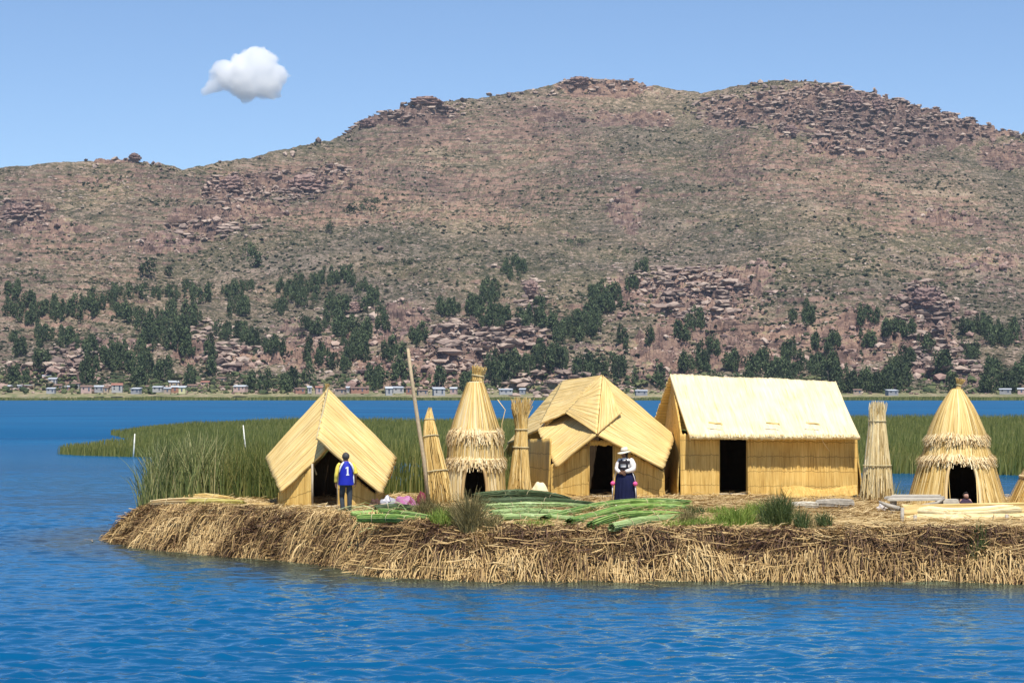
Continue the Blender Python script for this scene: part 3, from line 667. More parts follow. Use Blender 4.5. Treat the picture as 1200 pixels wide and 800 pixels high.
# tall clump at the island's left tail: pale, arching
pl = [W(160, 69.5), W(172, 66.5), W(215, 65.8), W(262, 66), W(262, 70.5), W(225, 73), W(185, 73)]
stuff('tall_reeds', [reed_field(2300, pl, lambda x, y, d: 2.25 + .7 * fbm(x * 1.3, y * 1.3, 3) - .9 * sstep(.6, 0, d) * R.rand(len(x)), (.018, .042), None, '', z=gzr, K=6, lean=.36, bias=(.06, 0), droop=.3, dens=lambda x, y, d: np.clip(.25 + d, 0, 1))], m_reedlight)
# darker stand behind, all the way to the conical hut
pd = [W(238, 68.2), W(250, 70), W(330, 67.4), W(420, 69), W(520, 71), W(600, 74), W(600, 78), W(430, 76), W(250, 76)]
stuff('reed_stand', [reed_field(9500, pd, lambda x, y, d: 1.8 + 1.1 * fbm(x / 1.2, y / 1.2, 3) - .5 * R.rand(len(x)), (.018, .036), None, '', z=gzr, K=5, lean=.2, droop=.2),
                     reed_field(1500, [W(262, 66.8), W(330, 66.2), W(330, 68), W(262, 69)], lambda x, y, d: 1.2 + .7 * R.rand(len(x)), (.016, .03), None, '', z=gzr, K=5, lean=.3, droop=.2)], m_reed)
pr = [W(1040, 69.2), W(1072, 69.5), W(1078, 71), W(1044, 71.2)]
pr2 = [W(1176, 69.5), W(1230, 69.5), W(1230, 70.6), W(1178, 70.5)]
stuff('reed_fringe', [reed_field(260, pr, lambda x, y, d: .7 + .4 * R.rand(len(x)), (.016, .03), None, '', z=gzr, K=5, lean=.35), reed_field(260, pr2, lambda x, y, d: .8 + .5 * R.rand(len(x)), (.016, .03), None, '', z=gzr, K=5, lean=.35)], m_reedlight)
# the wide reed bed beyond
pm = [W(66, 158), W(95, 154), W(150, 151), W(205, 150), W(320, 146), W(600, 132), W(900, 122), W(1200, 117), W(1500, 112), W(1500, 300), W(700, 300), W(300, 292), W(190, 268), W(128, 232), W(150, 205), W(190, 186), W(120, 176), W(80, 166)]
def hb(x, y, d): return (1.25 + .35 * fbm(x / 9, y / 9, 3)) * (.55 + .45 * sstep(0, 6, d)) + .35 * sstep(600, 1000, x * F / y + 600)
den = lambda x, y, d: np.clip(np.where(d < 5, 1.0, .55), 0, 1) * np.clip((.35 + 2.2 * fbm(x / 14 + 8, y / 14, 3)) * (d > 4) + 1 * (d <= 14) * (y < 165), .45, 1)
stuff('reed_bed', [reed_field(105000, pm, hb, (.05, .11), None, '', z=-.02, K=3, lean=.2, dens=den),
                   reed_field(26000, [W(66, 158), W(95, 154), W(150, 151), W(205, 150), W(320, 146), W(600, 132), W(900, 122), W(1260, 117), W(1260, 122), W(900, 127), W(600, 137), W(320, 151), W(205, 156), W(150, 157), W(100, 159)], hb, (.03, .07), None, '', z=-.02, K=4, lean=.25)], m_bed)
# thin line of reeds along the far shore
pf = [(-900, 1262), (-320, 1258), (0, 1262), (300, 1250), (900, 1240), (900, 1300), (-900, 1310)]
stuff('shore_reeds', [reed_field(60000, pf, lambda x, y, d: 1.9 + .9 * fbm(x / 40, y / 40, 3), (.5, 1.1), None, '', z=-.05, K=3, lean=.15)], m_bed)

# ---------------------------------------------------------------- grass on the island
def tuft(n, cx, cy, rx, ry, h, w=(.010, .022), lean=.35, K=5):
    a = R.rand(n) * 6.28; rr = np.sqrt(R.rand(n)); x = cx + rx * rr * np.cos(a); y = cy + ry * rr * np.sin(a)
    hh = h * 1.3 * (.5 + .5 * R.rand(n)) * (1 - .35 * rr)
    return blades(np.stack([x, y, gz(x, y) - .02], 1), hh, R.randn(n, 2) * lean * hh[:, None], w[0] + (w[1] - w[0]) * R.rand(n), K, .25, flat=0)
def T(px, y, n, wpx, hpx, **k):        # a tuft whose foot shows at (px, y)
    D = 3.18 * F / (y - 460) if y < 612 else 3.1 * F / (y - 460)
    s = D / F; return tuft(n, (px - 600) * s, D, wpx * s, .35 + wpx * s * .25, hpx * s, **k)
stuff('bright_grass', [T(518, 612, 420, 14, 22), T(508, 606, 200, 10, 16), T(862, 612, 700, 24, 22), T(885, 611, 500, 16, 26), T(830, 613, 600, 30, 13), T(800, 613, 400, 25, 11), T(845, 606, 300, 20, 14), T(1188, 598, 300, 22, 7), T(625, 613, 250, 25, 9)], m_grass)
stuff('dark_grass', [T(912, 612, 620, 15, 40), T(900, 612, 200, 14, 26), T(939, 614, 260, 8, 26), T(966, 614, 220, 8, 22), T(815, 606, 200, 14, 14), T(1144, 618, 120, 10, 17), T(1150, 617, 60, 6, 20)], m_grassdark)
stuff('half_dry_grass', [T(551, 614, 620, 13, 50), T(500, 610, 400, 12, 36), T(512, 611, 260, 16, 26), T(575, 614, 200, 12, 20), T(535, 612, 160, 8, 34), T(806, 612, 220, 10, 22), T(950, 614, 120, 10, 13)], m_grassbrown)
# ---------------------------------------------------------------- huts
def onp(px, y, A, B, C):               # where the line of sight through (px, y) meets the plane A, B, C
    n = np.cross(B - A, C - A); o = np.array([0, 0, H]); d = np.array([(px - 600) / F, 1, -(y - 460) / F]); return o + d * (n @ (A - o)) / (n @ d)
m_dark = plain('hut_shade_floor', (.05, .035, .02), .95)  # dark floor colour stands in for the shade inside the huts
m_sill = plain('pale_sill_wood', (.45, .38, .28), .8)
m_lining = plain('door_shade_lining', (.055, .035, .018), .95)  # dark colour paints the indoor shade seen through the doorways
def wall(name, A, B, za, zb, zbot, parent, mat, mid=None, flare=.06, thick=.05, curve=0):
    """upright reed mat wall along the ground line A-B with a sloping top; mid=(t, z) adds a peak"""
    A = np.array(A, float); B = np.array(B, float); mb = MB()
    cuts = [(0, za)] + ([mid] if mid else []) + [(1, zb)]
    ph = R.rand() * 50; acc = 0
    for (t0, z0), (t1, z1) in zip(cuts[:-1], cuts[1:]):
        a = A + (B - A) * t0; b = A + (B - A) * t1
        if z0 - zbot < .02: z0 = zbot + .02
        if z1 - zbot < .02: z1 = zbot + .02
        dirn = (B - A) / np.linalg.norm(B - A); out = np.array([dirn[1], -dirn[0]])
        f = out * flare
        def bg(u, v, t0=t0, t1=t1): s = t0 + (t1 - t0) * u; return -curve * (np.clip(1 - s * 7, 0, 1) ** 2 + np.clip(1 - (1 - s) * 7, 0, 1) ** 2)
        panel(mb, [*(a + f), zbot], [*(b + f), zbot], [*b, z1], [*a, z0], thick, dv=.1, uo=ph + acc, edge=.03, bulge=bg); acc += np.linalg.norm(b - a)
    return mb.build(name, mat, parent)
def lining(A, B, z0, z1, parent):        # inner lining so that the doorway reads dark
    pass
def floor_dark(pts, parent, name='shade_floor'):
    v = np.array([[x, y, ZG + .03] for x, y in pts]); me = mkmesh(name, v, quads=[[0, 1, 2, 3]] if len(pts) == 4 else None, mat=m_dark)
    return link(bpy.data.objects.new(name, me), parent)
def jambs(px0, px1, D, ytop, parent, deep=.12, mat=None, bottom=None):
    x0 = (px0 - 600) * D / F; x1 = (px1 - 600) * D / F; z1 = H - (ytop - 460) * D / F
    for x in (x0, x1): MB().box((x, D + deep / 2 - .04, (ZG + z1) / 2 + .02), (.05, deep, z1 - ZG - .05)).build('door_jamb', mat or m_sill, parent)
    MB().box(((x0 + x1) / 2, D - .03, ZG + .05), (x1 - x0 + .1, .14, .07)).build('door_sill', m_sill, parent)
    return x0, x1, z1
def finish(root, loc):
    """give the hut an origin at its base"""
    root.location = loc
    for c in root.children: c.location = (-loc[0], -loc[1], -loc[2])
def panel_obj(name, cs, parent, mat, **k): return panel(MB(), *cs, **k).build(name, mat, parent)

def fray(c0, c1, d, n, parent, mat, up=(0, 0, .02), L=.28, w=.016):
    """loose stalk ends sticking out along a mat edge"""
    c0, c1, d = [np.asarray(a, float) for a in (c0, c1, d)]; d = d / np.linalg.norm(d); e = (c1 - c0) / np.linalg.norm(c1 - c0); t = R.rand(n); K = 4; tt = np.linspace(0, 1, K)[None, :, None]
    l = (L * (.15 + R.rand(n) ** 2.2))[:, None, None]; p = (c0 + (c1 - c0) * t[:, None] + np.array(up))[:, None] - d * .12
    pts = p + (d * (l + .12) + e * R.randn(n)[:, None, None] * .35 * l) * tt + np.array([0, 0, -.25]) * l * tt ** 2 + R.randn(n, 1, 3) * .012
    v, q, r = ribbons(pts, np.full((n, K), w) * (.6 + .8 * R.rand(n, 1)), np.tile(e, (n, 1)) + R.randn(n, 3) * .3); return MB().add(v, q, r=r).build('frayed_edge', mat, parent)
# -- hut 1: pointed tent hut
h1 = empty('reed_hut', label='small pointed tent-shaped reed hut with the man in blue at its door', cat='hut', group='reed huts on the island')
Pk = P(383, 458, 65.2); C = P(371, 516, 62.0); LU = P(313, 537, 64.6); LL = P(329, 577, 62.0); RU = P(463, 538, 64.6); RL = P(446, 580, 61.9)
Cb = np.array([Pk[0] + .1, 68.6, 3.0]); LLb = np.array([LL[0] + .1, 68, 1.7]); RLb = np.array([RL[0] - .1, 68, 1.7])
o1 = np.array([0, -.05, .03])
panel_obj('roof_mat', (C + o1, Pk + o1, RU + o1, RL + o1), h1, m_roof, thick=.07, edge=.05)           # right mat, lines run down the slope
panel_obj('roof_mat', (LL, LU, Pk + [.03, .03, -.01], P(383, 528, 62.4)), h1, m_roof, thick=.07, edge=.04)
panel_obj('back_roof_mat', (Pk, Cb, RLb, RU), h1, m_roof, thick=.06); panel_obj('back_roof_mat', (Cb, Pk, LU, LLb), h1, m_roof, thick=.06)
MB().tube([Pk + [.04, -.03, .10], (Pk + C) / 2 + [.03, -.07, .08], C + [0, -.06, .04]], .022, 6).build('seam_cord', m_tie, h1)
mb = MB(); bundle(mb, [Pk + [0, .1, -.1], Pk + [0, .05, .10], Pk + [.02, .0, .2]], [.06, .05, .07], 26, .012); mb.build('ridge_knot', m_thatch, h1)
D1 = 62.3
xa, xb, zt = jambs(366, 396, D1, 543, h1)
wl = (326 - 600) * D1 / F; wr = (440 - 600) * D1 / F
wall('front_wall', (wl, D1), (xa, D1), 1.55, 2.38, ZG - .08, h1, m_wall)
wall('front_wall', (xb, D1), (wr, D1), 2.35, 1.5, ZG - .08, h1, m_wall)
wall('side_wall', (wl + .1, 67.6), (wl, D1 + .05), 1.75, 1.55, ZG - .08, h1, m_wall); wall('side_wall', (wr, D1 + .05), (wr - .1, 67.6), 1.5, 1.7, ZG - .08, h1, m_wall)
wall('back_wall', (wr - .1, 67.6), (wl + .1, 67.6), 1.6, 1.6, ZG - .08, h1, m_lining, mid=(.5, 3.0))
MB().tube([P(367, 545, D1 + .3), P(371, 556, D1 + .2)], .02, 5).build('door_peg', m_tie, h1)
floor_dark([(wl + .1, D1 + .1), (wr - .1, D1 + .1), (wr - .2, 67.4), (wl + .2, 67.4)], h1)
finish(h1, (-5.1, 64.5, ZG))

# -- hut 2: hut with crooked layered roof
h2 = empty('reed_hut', label='reed hut with a crooked roof of layered mats beside the woman in a hat', cat='hut', group='reed huts on the island')
Pk = P(706, 443, 71.0); C = P(700, 511, 67.9); LL = P(652, 548, 68.0); LU = onp(631, 505, Pk, C, LL); RR = P(659, 449, 74.5); EL = P(596, 521, 76.0)
RU = P(789.5, 512, 71.6); RL = P(776, 550, 67.9); B_ = onp(728, 486, Pk, C, P(776, 550, 67.9)); A_ = onp(663, 486, Pk, C, LL); A2 = onp(634, 500, Pk, C, LL)
o2 = np.array([0, -.07, .045]); P2 = Pk + [0, -.02, .07]; C2 = C + o2 + [0, -.04, .01]
panel_obj('roof_mat', (C, Pk, RU, RL), h2, m_roof, thick=.08, edge=.06)
panel_obj('roof_mat', (LL, LU, (Pk + RR) / 2 + [0, .1, -.5], C + [-.02, 0, -.02]), h2, m_roof, thick=.07, edge=.05)
E2 = P(636, 506, 71.2)
panel_obj('roof_mat', (EL, RR, Pk + [0, 0, .04], P(640, 500, 71.0)), h2, m_roof, thick=.07, edge=.05, du=.05)
panel_obj('roof_mat', (A2 + o2, RR + o2 * [1, .3, 1], P2, A_ + o2), h2, m_roof, thick=.05, edge=.03)
panel_obj('roof_mat', (A_ + o2, (A_ + P2 + o2) / 2 + [0, 0, .01], P2, C2), h2, m_roof, thick=.05, edge=.01)
panel_obj('roof_mat', (B_ + o2, C2, P2, (B_ + o2 + P2) / 2 + [0, 0, .01]), h2, m_roof, thick=.05, edge=.01)
Cb = np.array([Pk[0] + .2, 75.5, 3.2]); RLb = np.array([RL[0] - .2, 75.0, 1.8])
panel_obj('back_roof_mat', (Pk, Cb, RLb, RU), h2, m_roof, thick=.06); panel_obj('back_roof_mat', (RR, EL, Cb + [-3.5, 1, -1.2], Cb), h2, m_roof, thick=.06)
D2 = 68.35
xa, xb, zt = jambs(690, 719, D2, 519, h2, mat=m_wall)
wl = (645 - 600) * D2 / F; wr = (778 - 600) * D2 / F
wall('front_wall', (wl, D2), (xa, D2), 2.10, 2.74, ZG - .05, h2, m_wall)
wall('front_wall', (xb, D2), (wr, D2), 2.76, 1.92, ZG - .08, h2, m_wall)
wall('side_wall', ((614 - 600) * 74.5 / F, 74.5), (wl, D2 + .05), 2.75, 2.9, ZG - .05, h2, m_wall)
wall('side_wall', (wr, D2 + .05), (wr + .1, 74.5), 1.95, 2.1, ZG - .08, h2, m_wall)
wall('back_wall', (wr + .1, 74.5), ((614 - 600) * 74.5 / F, 74.5), 2.2, 2.6, ZG - .05, h2, m_lining, mid=(.45, 3.4))
wall('header_mat', (xa - .05, D2 + .04), (xb + .05, D2 + .04), 2.86, 2.86, 2.70, h2, m_wall, flare=0)
floor_dark([(wl + .1, D2 + .1), (wr - .1, D2 + .1), (wr - .1, 74.3), (.5, 74.3)], h2)
finish(h2, (2.9, 71, ZG))

# -- hut 3: the long gabled hut
h3 = empty('reed_hut', label='long gabled reed hut with a smooth pale pitched roof and a black open doorway', cat='hut', group='reed huts on the island')
A = P(785, 438, 72.3); B_ = P(979.5, 446.5, 72.3); C = P(1008, 512, 69.2); D_ = P(809, 511.5, 69.2)
Ab = np.array([4.72, 75.6, 3.2]); Bb = np.array([10.25, 75.6, 3.1])
up = lambda u, v: -.03 * np.sin(u * 23) * v
panel_obj('roof_mat', (D_, C, B_, A), h3, m_pale, thick=.10, edge=.03, sag=.05)
panel_obj('back_roof_mat', (Ab, A + [0, .06, -.03], B_ + [0, .06, -.03], Bb)[::1], h3, m_roof, thick=.10, edge=.04)
for px in (905, 952, 838):
    MB().add(*ribbons(np.stack([np.linspace(P(px - 8, 499, 69.7), P(px + 8, 501, 69.65), 5) + [0, -.15, .09 + .012 * i] + R.randn(5, 3) * .01 for i in range(4)]), np.full((4, 5), .03), np.tile([[0, .3, 1]], (4, 1)))[:2]).build('loose_straw', m_thatch, h3)
D3 = 69.8
xa, xb, zt = jambs(842.5, 875.5, D3, 511, h3, mat=m_wall)
wl = (797 - 600) * D3 / F; wr = (1004 - 600) * D3 / F; ze = 3.02
wall('front_wall', (wl, D3), (xa, D3), ze, ze, ZG - .05, h3, m_wall, curve=.0, flare=.2)
wall('front_wall', (xb, D3), (wr, D3), ze, ze, ZG - .1, h3, m_wall, curve=.0, flare=.28)
wlb = (779 - 600) * 74.7 / F
wall('side_wall', (wlb, 74.7), (wl, D3 + .05), 3.1, 3.02, ZG - .05, h3, m_wall, mid=(.5, 4.72), flare=.1)
wall('side_wall', (wr, D3 + .05), (wr - .5, 74.7), 3.0, 3.0, ZG - .1, h3, m_wall, mid=(.5, 4.55), flare=.2)
wall('back_wall', (wr - .5, 74.7), (wlb, 74.7), 3.05, 3.05, ZG - .05, h3, m_lining)
floor_dark([(wl + .1, D3 + .1), (wr - .1, D3 + .1), (wr - .5, 74.5), (wlb + .1, 74.5)], h3)
MB().tube([P(962, 513, 69.6), P(966, 520, 69.6), P(972, 528, 69.7)], .012, 4).build('loose_straw', m_fringe, h3)
MB().tube([P(829, 534, 69.8), P(825, 545, 69.75), P(822, 553, 69.7)], .010, 4).build('loose_straw', m_fringe, h3)
fray(D_, C, C - B_, 420, h3, m_sheaf, L=.05, w=.02)
finish(h3, (7.7, 72.5, ZG))

# -- conical huts
def cone_hut(label, cx, D, zb, prof, fringes, door, mats, tuftinfo, thatch_n=900, fr_n=900, seed=0):
    """prof: list (z, radius); door (angle half width, top z, facing angle offset)"""
    root = empty('conical_reed_hut', label=label, cat='hut', group='conical reed huts')
    zs = np.array([p[0] for p in prof]); rs = np.array([p[1] for p in prof])
    ph0, hw, dz = door
    na = 132; Zs = np.unique(np.concatenate([np.linspace(zs[0], zs[-1], 44), [dz]])); a = np.linspace(-np.pi, np.pi, na + 1)
    A, Zg = np.meshgrid(a, Zs, indexing='ij'); rad = np.interp(Zg, zs, rs)
    rad = rad * (1 + .03 * (n2(A * 14 + seed, Zg * .6) - .5)) + .05 * fbm(A * 1.2 + seed, Zg * 1.1, 2)
    def shell(off):
        r = rad - off; return np.stack([cx + r * np.sin(A + ph0), D - r * np.cos(A + ph0), Zg], -1)
    nz = len(Zs); idx = np.arange((na + 1) * nz).reshape(na + 1, nz); M = idx.size
    q = np.stack([idx[:-1, :-1], idx[1:, :-1], idx[1:, 1:], idx[:-1, 1:]], -1)
    am = (a[:-1] + a[1:])[:, None] / 2; zm = (Zs[:-1] + Zs[1:])[None] / 2
    wz = hw * (1 - .35 * np.clip((zm - zb) / (dz - zb), 0, 1) ** 3)
    hole = (np.abs(am) < wz / np.interp(zm, zs, rs)) & (zm < dz)
    keep = ~hole; q1 = q[keep]
    uv = np.stack([A * .9 + seed, Zg], -1).reshape(-1, 2); mb = MB()
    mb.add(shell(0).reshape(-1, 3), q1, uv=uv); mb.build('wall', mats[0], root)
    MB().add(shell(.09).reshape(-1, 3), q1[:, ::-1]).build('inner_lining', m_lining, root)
    # loose thatch stalks following the surface
    n = thatch_n; th = R.rand(n) * 2 * np.pi - np.pi; K = 7
    lim = [zb] + [f[0] for f in fringes] + [zs[-1]]
    seg = R.randint(0, len(lim) - 1, n); z1 = np.array(lim)[seg + 1] - .02; z0 = np.array(lim)[seg] - .02 * R.rand(n)
    tt = np.linspace(0, 1, K)[None]
    zz = z1[:, None] + (z0 - z1)[:, None] * tt; zz = np.maximum(zz, zb - .03)
    rr = np.interp(zz, zs, rs) * 1.02 + .02 + .02 * R.rand(n, 1); thh = th[:, None] + R.randn(n, 1) * .05 * tt
    pts = np.stack([cx + rr * np.sin(thh + ph0), D - rr * np.cos(thh + ph0), zz], -1)
    kp = ~((np.abs(th) < hw / 1.0 * 1.02 / np.interp(z0, zs, rs)) & (z0 < dz - .1))
    side = np.stack([np.cos(th + ph0), np.sin(th + ph0), 0 * th], 1)
    v, q_, r_ = ribbons(pts[kp], np.full((kp.sum(), K), .022) * (.6 + .8 * R.rand(kp.sum(), 1)), side[kp])
    MB().add(v, q_, r=r_).build('thatch', mats[1], root)
    for fz, out, ln, mt in fringes:        # skirts of cut stalks
        n = fr_n; th = R.rand(n) * 2 * np.pi - np.pi; r0 = np.interp(fz, zs, rs) + .01
        K = 4; tt = np.linspace(0, 1, K)[None]; L = ln * (.35 + 1.0 * R.rand(n) ** 1.3)[:, None]; o_ = out * (.5 + .7 * R.rand(n))[:, None]
        rr = r0 - .06 + (o_ + .06) * tt ** .8; zz = fz + .10 * R.rand(n)[:, None] + .06 * (1 - tt) - L * tt ** 1.5 + .05
        thh = th[:, None] + R.randn(n, 1) * .06 * tt
        zz = zz + (.03 * np.sin(th * 3 + seed))[:, None]
        pts = np.stack([cx + rr * np.sin(thh + ph0), D - rr * np.cos(thh + ph0), zz], -1)
        side = np.stack([np.cos(th + ph0), np.sin(th + ph0), 0 * th], 1)
        v, q_, r_ = ribbons(pts, np.full((n, K), .020) * (.6 + .8 * R.rand(n, 1)), side)
        mb = MB().add(v, q_, r=r_)
        aa = np.linspace(0, 2 * np.pi, 40); mb.tube(np.stack([cx + (r0 + .01) * np.cos(aa), D + (r0 + .01) * np.sin(aa), fz + .05 + 0 * aa], 1), .05, 6, cap=False, r=.6)
        mb.build('straw_skirt', mt, root)
    tx, tz0, tz1, r0, r1 = tuftinfo
    mb = MB(); bundle(mb, [[cx + tx * .3, D, tz0], [cx + tx * .6, D, (tz0 + tz1) / 2], [cx + tx, D, tz1]], [r0, r0 * .8, r1], 130, .013, fray=.25); mb.build('top_knot', mats[1], root)
    ring_tie([[cx + tx * .3, D, tz0], [cx + tx * .6, D, (tz0 + tz1) / 2], [cx + tx, D, tz1]], [r0, r0 * .8, r1], .45, root, m_tie, .04)
    # door jambs and dark floor
    x0 = [cx - hw * .98, cx + hw * .98]
    rz = np.interp(zb, zs, rs); a_ = np.linspace(0, 2 * np.pi, 25)[:-1]
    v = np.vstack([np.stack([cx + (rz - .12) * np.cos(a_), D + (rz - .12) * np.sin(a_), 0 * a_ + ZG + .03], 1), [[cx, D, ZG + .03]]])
    me = mkmesh('shade_floor', v, tris=[[i, (i + 1) % 24, 24] for i in range(24)], mat=m_dark); link(bpy.data.objects.new('shade_floor', me), root)
    for sgn in (-1, 1):
        mb = MB()
        z_ = np.linspace(zb, dz, 7); th = sgn * (hw * (1 - .35 * ((z_ - zb) / (dz - zb)) ** 3)) / np.interp(z_, zs, rs); r = np.interp(z_, zs, rs) + .03
        mb.tube(np.stack([cx + r * np.sin(th + ph0), D - r * np.cos(th + ph0), z_], 1), .05, 6); mb.build('door_jamb', m_fringe, root)
    finish(root, (cx, D, ZG)); return root
def zy(y, D): return H - (y - 460) * D / F
Dc = 67.0; s_ = Dc / F; cxx = (557 - 600) * s_
cone_hut('narrow conical reed hut with two shaggy straw skirts and a tall tied topknot', cxx, Dc, ZG - .05,
         [(ZG - .05, .88), (zy(545, Dc), .82), (zy(512, Dc), .77), (zy(500, Dc), .68), (zy(470, Dc), .42), (zy(452, Dc), .25), (zy(447, Dc), .20)],
         [(zy(540, Dc), .13, .30, m_fringe), (zy(508, Dc), .14, .34, m_fringe)], (0.0, .36, zy(546, Dc)), (m_pale, m_thatch), (.14, zy(450, Dc), zy(428, Dc), .20, .24), thatch_n=620, seed=3)
Dc = 64.0; s_ = Dc / F; cxx = (1121 - 600) * s_
cone_hut('wide conical reed hut with rough thatched cap and a tall arched dark opening', cxx, Dc, ZG - .05,
         [(ZG - .05, 1.38), (zy(545, Dc), 1.03), (zy(522, Dc), .84), (zy(505, Dc), .76), (zy(480, Dc), .50), (zy(465, Dc), .27), (zy(455, Dc), .10)],
         [(zy(539, Dc), .17, .22, m_fringe), (zy(514, Dc), .15, .24, m_fringe)], (-.055, .47, zy(541, Dc)), (m_wall, m_thatch), (.12, zy(458, Dc), zy(443, Dc), .07, .16), thatch_n=1800, seed=9)
# the next hut, cut by the edge of the photograph
Dc = 64.5; s_ = Dc / F; cxx = (1236 - 600) * s_
cone_hut('sloping edge of a reed hut beyond the wide conical hut, cut off by the picture', cxx, Dc, ZG - .05,
         [(ZG - .05, 1.35), (zy(552, Dc), .85), (zy(515, Dc), .45), (zy(495, Dc), .10)], [(zy(560, Dc), .05, .18, m_fringe)], (0.2, .4, zy(548, Dc)), (m_wall, m_thatch), (.05, zy(497, Dc), zy(485, Dc), .06, .12), thatch_n=500, seed=5)

# ---------------------------------------------------------------- tall reed bundles, pole
def standing(label, name, pts, rad, n, mat, fray=.2, ties=(.3, .6), rs=.014, flare=.0, cat='reed bundle', group='tall standing reed bundles'):
    root = empty(name, label=label, cat=cat, group=group); pts = np.array(pts)
    # a dense core so that light does not pass
    mb = MB(); mb.tube(pts[:-1] if len(pts) > 4 else pts, np.array(rad)[: len(pts) - 1 if len(pts) > 4 else None] * .8, 10); bundle(mb, pts, rad, n, rs, fray, flare, K=10); mb.build('stalks', mat, root)
    for t in ties: ring_tie(pts, rad, t, root, m_tie, .035)
    finish(root, tuple(pts[0])); return root
s = 65 / F
standing('leaning reed bundle shaped like a boat prow next to the thin slanting pole', 'reed_bundle', [PG(515, 64, ZG), P(512, 560, 64.1), P(507, 530, 64.2), P(504, 505, 64.3), P(503, 490, 64.4), P(504, 477, 64.4)], [.42, .34, .26, .19, .12, .04], 330, m_thatch, ties=(.25, .55, .78))
standing('tall reed bundle with a ragged splayed top beside the crooked-roofed hut', 'reed_bundle', [PG(609, 68, ZG), P(609, 560, 68), P(610, 530, 68), P(611, 505, 68), P(610, 485, 68), P(610, 464, 68)], [.40, .31, .23, .17, .20, .33], 420, m_thatch, fray=.3, ties=(.45, .62), flare=.32)
standing('broad tapering reed bundle standing at the end of the long gabled hut', 'reed_bundle', [PG(1027, 66, ZG - .02), P(1028, 560, 66), P(1028, 530, 66), P(1028, 505, 66), P(1028, 485, 66), P(1029, 469, 66)], [.52, .43, .34, .27, .21, .19], 420, m_sheaf, fray=.26, ties=(.3, .72), flare=.25)
pole = MB().tube([P(502, 590, 62.5), P(497, 540, 62.6), P(490, 495, 62.7), P(484, 455, 62.8), P(478, 408, 62.9)], [.05, .055, .055, .05, .042], 8)
po = pole.build('wooden_pole', plain('weathered_pole_wood', (.42, .32, .20), .8, scale=14)); at_origin(po, tuple(P(502, 590, 62.5))); tag(po, 'long thin wooden pole slanting up beside the prow-shaped reed bundle', 'pole')
for a, b, D, lab in ((P(156, 533, 150), P(158, 508, 150), 150, 'thin pale stake standing in the water at the tip of the reed bed'), (P(289, 522, 150), P(285, 498, 150), 150, 'thin pale stake rising from the middle of the reed bed'), ):
    a = a.copy(); a[2] = -.3
    o = MB().tube([a, (a + b) / 2, b], [.05, .05, .035], 6).build('stake', plain('bleached_stake', (.75, .72, .62), .8)); at_origin(o, tuple(a)); tag(o, lab, 'stake', 'stakes among the reeds')
o = MB().tube([P(583, 468, 67), P(592, 480, 67), P(588, 497, 67), P(589, 520, 67.2), P(590, 590, 67.3)], .014, 5).build('bent_stick', m_fringe); tag(o, 'thin bent stick poking out beside the narrow conical hut', 'stick')
# ---------------------------------------------------------------- eucalyptus groves on the hillside
m_leaf = mat_rnd('eucalyptus_leaf', [(0, (.012, .022, .010)), (.45, (.040, .060, .024)), (.8, (.10, .125, .052)), (1, (.17, .19, .085))], .75, noise=.35, nscale=.35)
_t = m_leaf.node_tree; _b = _t.nodes['Principled BSDF']; _oi = _t.nodes.new('ShaderNodeObjectInfo'); _mr = _t.nodes.new('ShaderNodeMapRange'); _mr.inputs[3].default_value = .65; _mr.inputs[4].default_value = 1.5
_hs = _t.nodes.new('ShaderNodeHueSaturation'); _src = _b.inputs['Base Color'].links[0].from_socket; _t.links.new(_oi.outputs['Random'], _mr.inputs[0]); _t.links.new(_mr.outputs[0], _hs.inputs['Value']); _t.links.new(_src, _hs.inputs['Color']); _t.links.new(_hs.outputs[0], _b.inputs['Base Color'])
m_bark = plain('eucalyptus_bark', (.26, .22, .18), .9, scale=2)
def crown_mesh(seed, shape):
    r = np.random.RandomState(seed); n = {'tall': 15, 'round': 13, 'bush': 9}[shape]
    V = []; Rn = []
    for i in range(n):
        t = (i + .5) / n
        if shape == 'tall': z = .16 + .78 * t; wd = .20 * math.sin(math.pi * min(1, .16 + t * .84)) ** .7; cr = .11 + .05 * r.rand()
        elif shape == 'round': z = .25 + .62 * t; wd = .34 * math.sin(math.pi * (.12 + .8 * t)); cr = .17 + .06 * r.rand()
        else: z = .12 + .4 * t * r.rand(); wd = .5; cr = .22
        a = r.rand() * 6.28; c = np.array([wd * math.cos(a), wd * math.sin(a), z]) * (1, 1, 1)
        m = 24; p = r.randn(m, 3); p /= np.linalg.norm(p, axis=1)[:, None]; p = c + p * cr * (.45 + .8 * r.rand(m, 1)) * [1, 1, 1.25]
        s = .028 + .034 * r.rand(m, 1, 1)
        u = r.randn(m, 3); u /= np.linalg.norm(u, axis=1)[:, None]; w_ = np.cross(u, r.randn(m, 3)); w_ /= np.linalg.norm(w_, axis=1)[:, None]; w_[:, 2] *= 1.5
        q = np.stack([p + s[:, 0] * u, p + s[:, 0] * w_, p - s[:, 0] * u * .9, p - s[:, 0] * w_ * 1.1], 1)
        V.append(q.reshape(-1, 3)); Rn.append(np.repeat(r.rand(m) * .5 + .5 * r.rand(), 4))
    v = np.vstack(V); return v, np.arange(len(v)).reshape(-1, 4), np.concatenate(Rn)
def trunk_mb(seed, shape):
    r = np.random.RandomState(seed + 50); m = MB(); lean = r.randn(2) * .03; top = {'tall': .8, 'round': .65, 'bush': .3}[shape]
    z = np.linspace(-.08, top, 5); m.tube(np.stack([lean[0] * z * 2, lean[1] * z * 2, z], 1), [.022, .019, .014, .009, .004], 5)
    for k in range(3):
        z0 = top * (.35 + .15 * k); a = r.rand() * 6.28; l = .16; m.tube([[lean[0] * z0 * 2, lean[1] * z0 * 2, z0], [l * math.cos(a), l * math.sin(a), z0 + .16]], [.010, .004], 4)
    return m
VAR = []
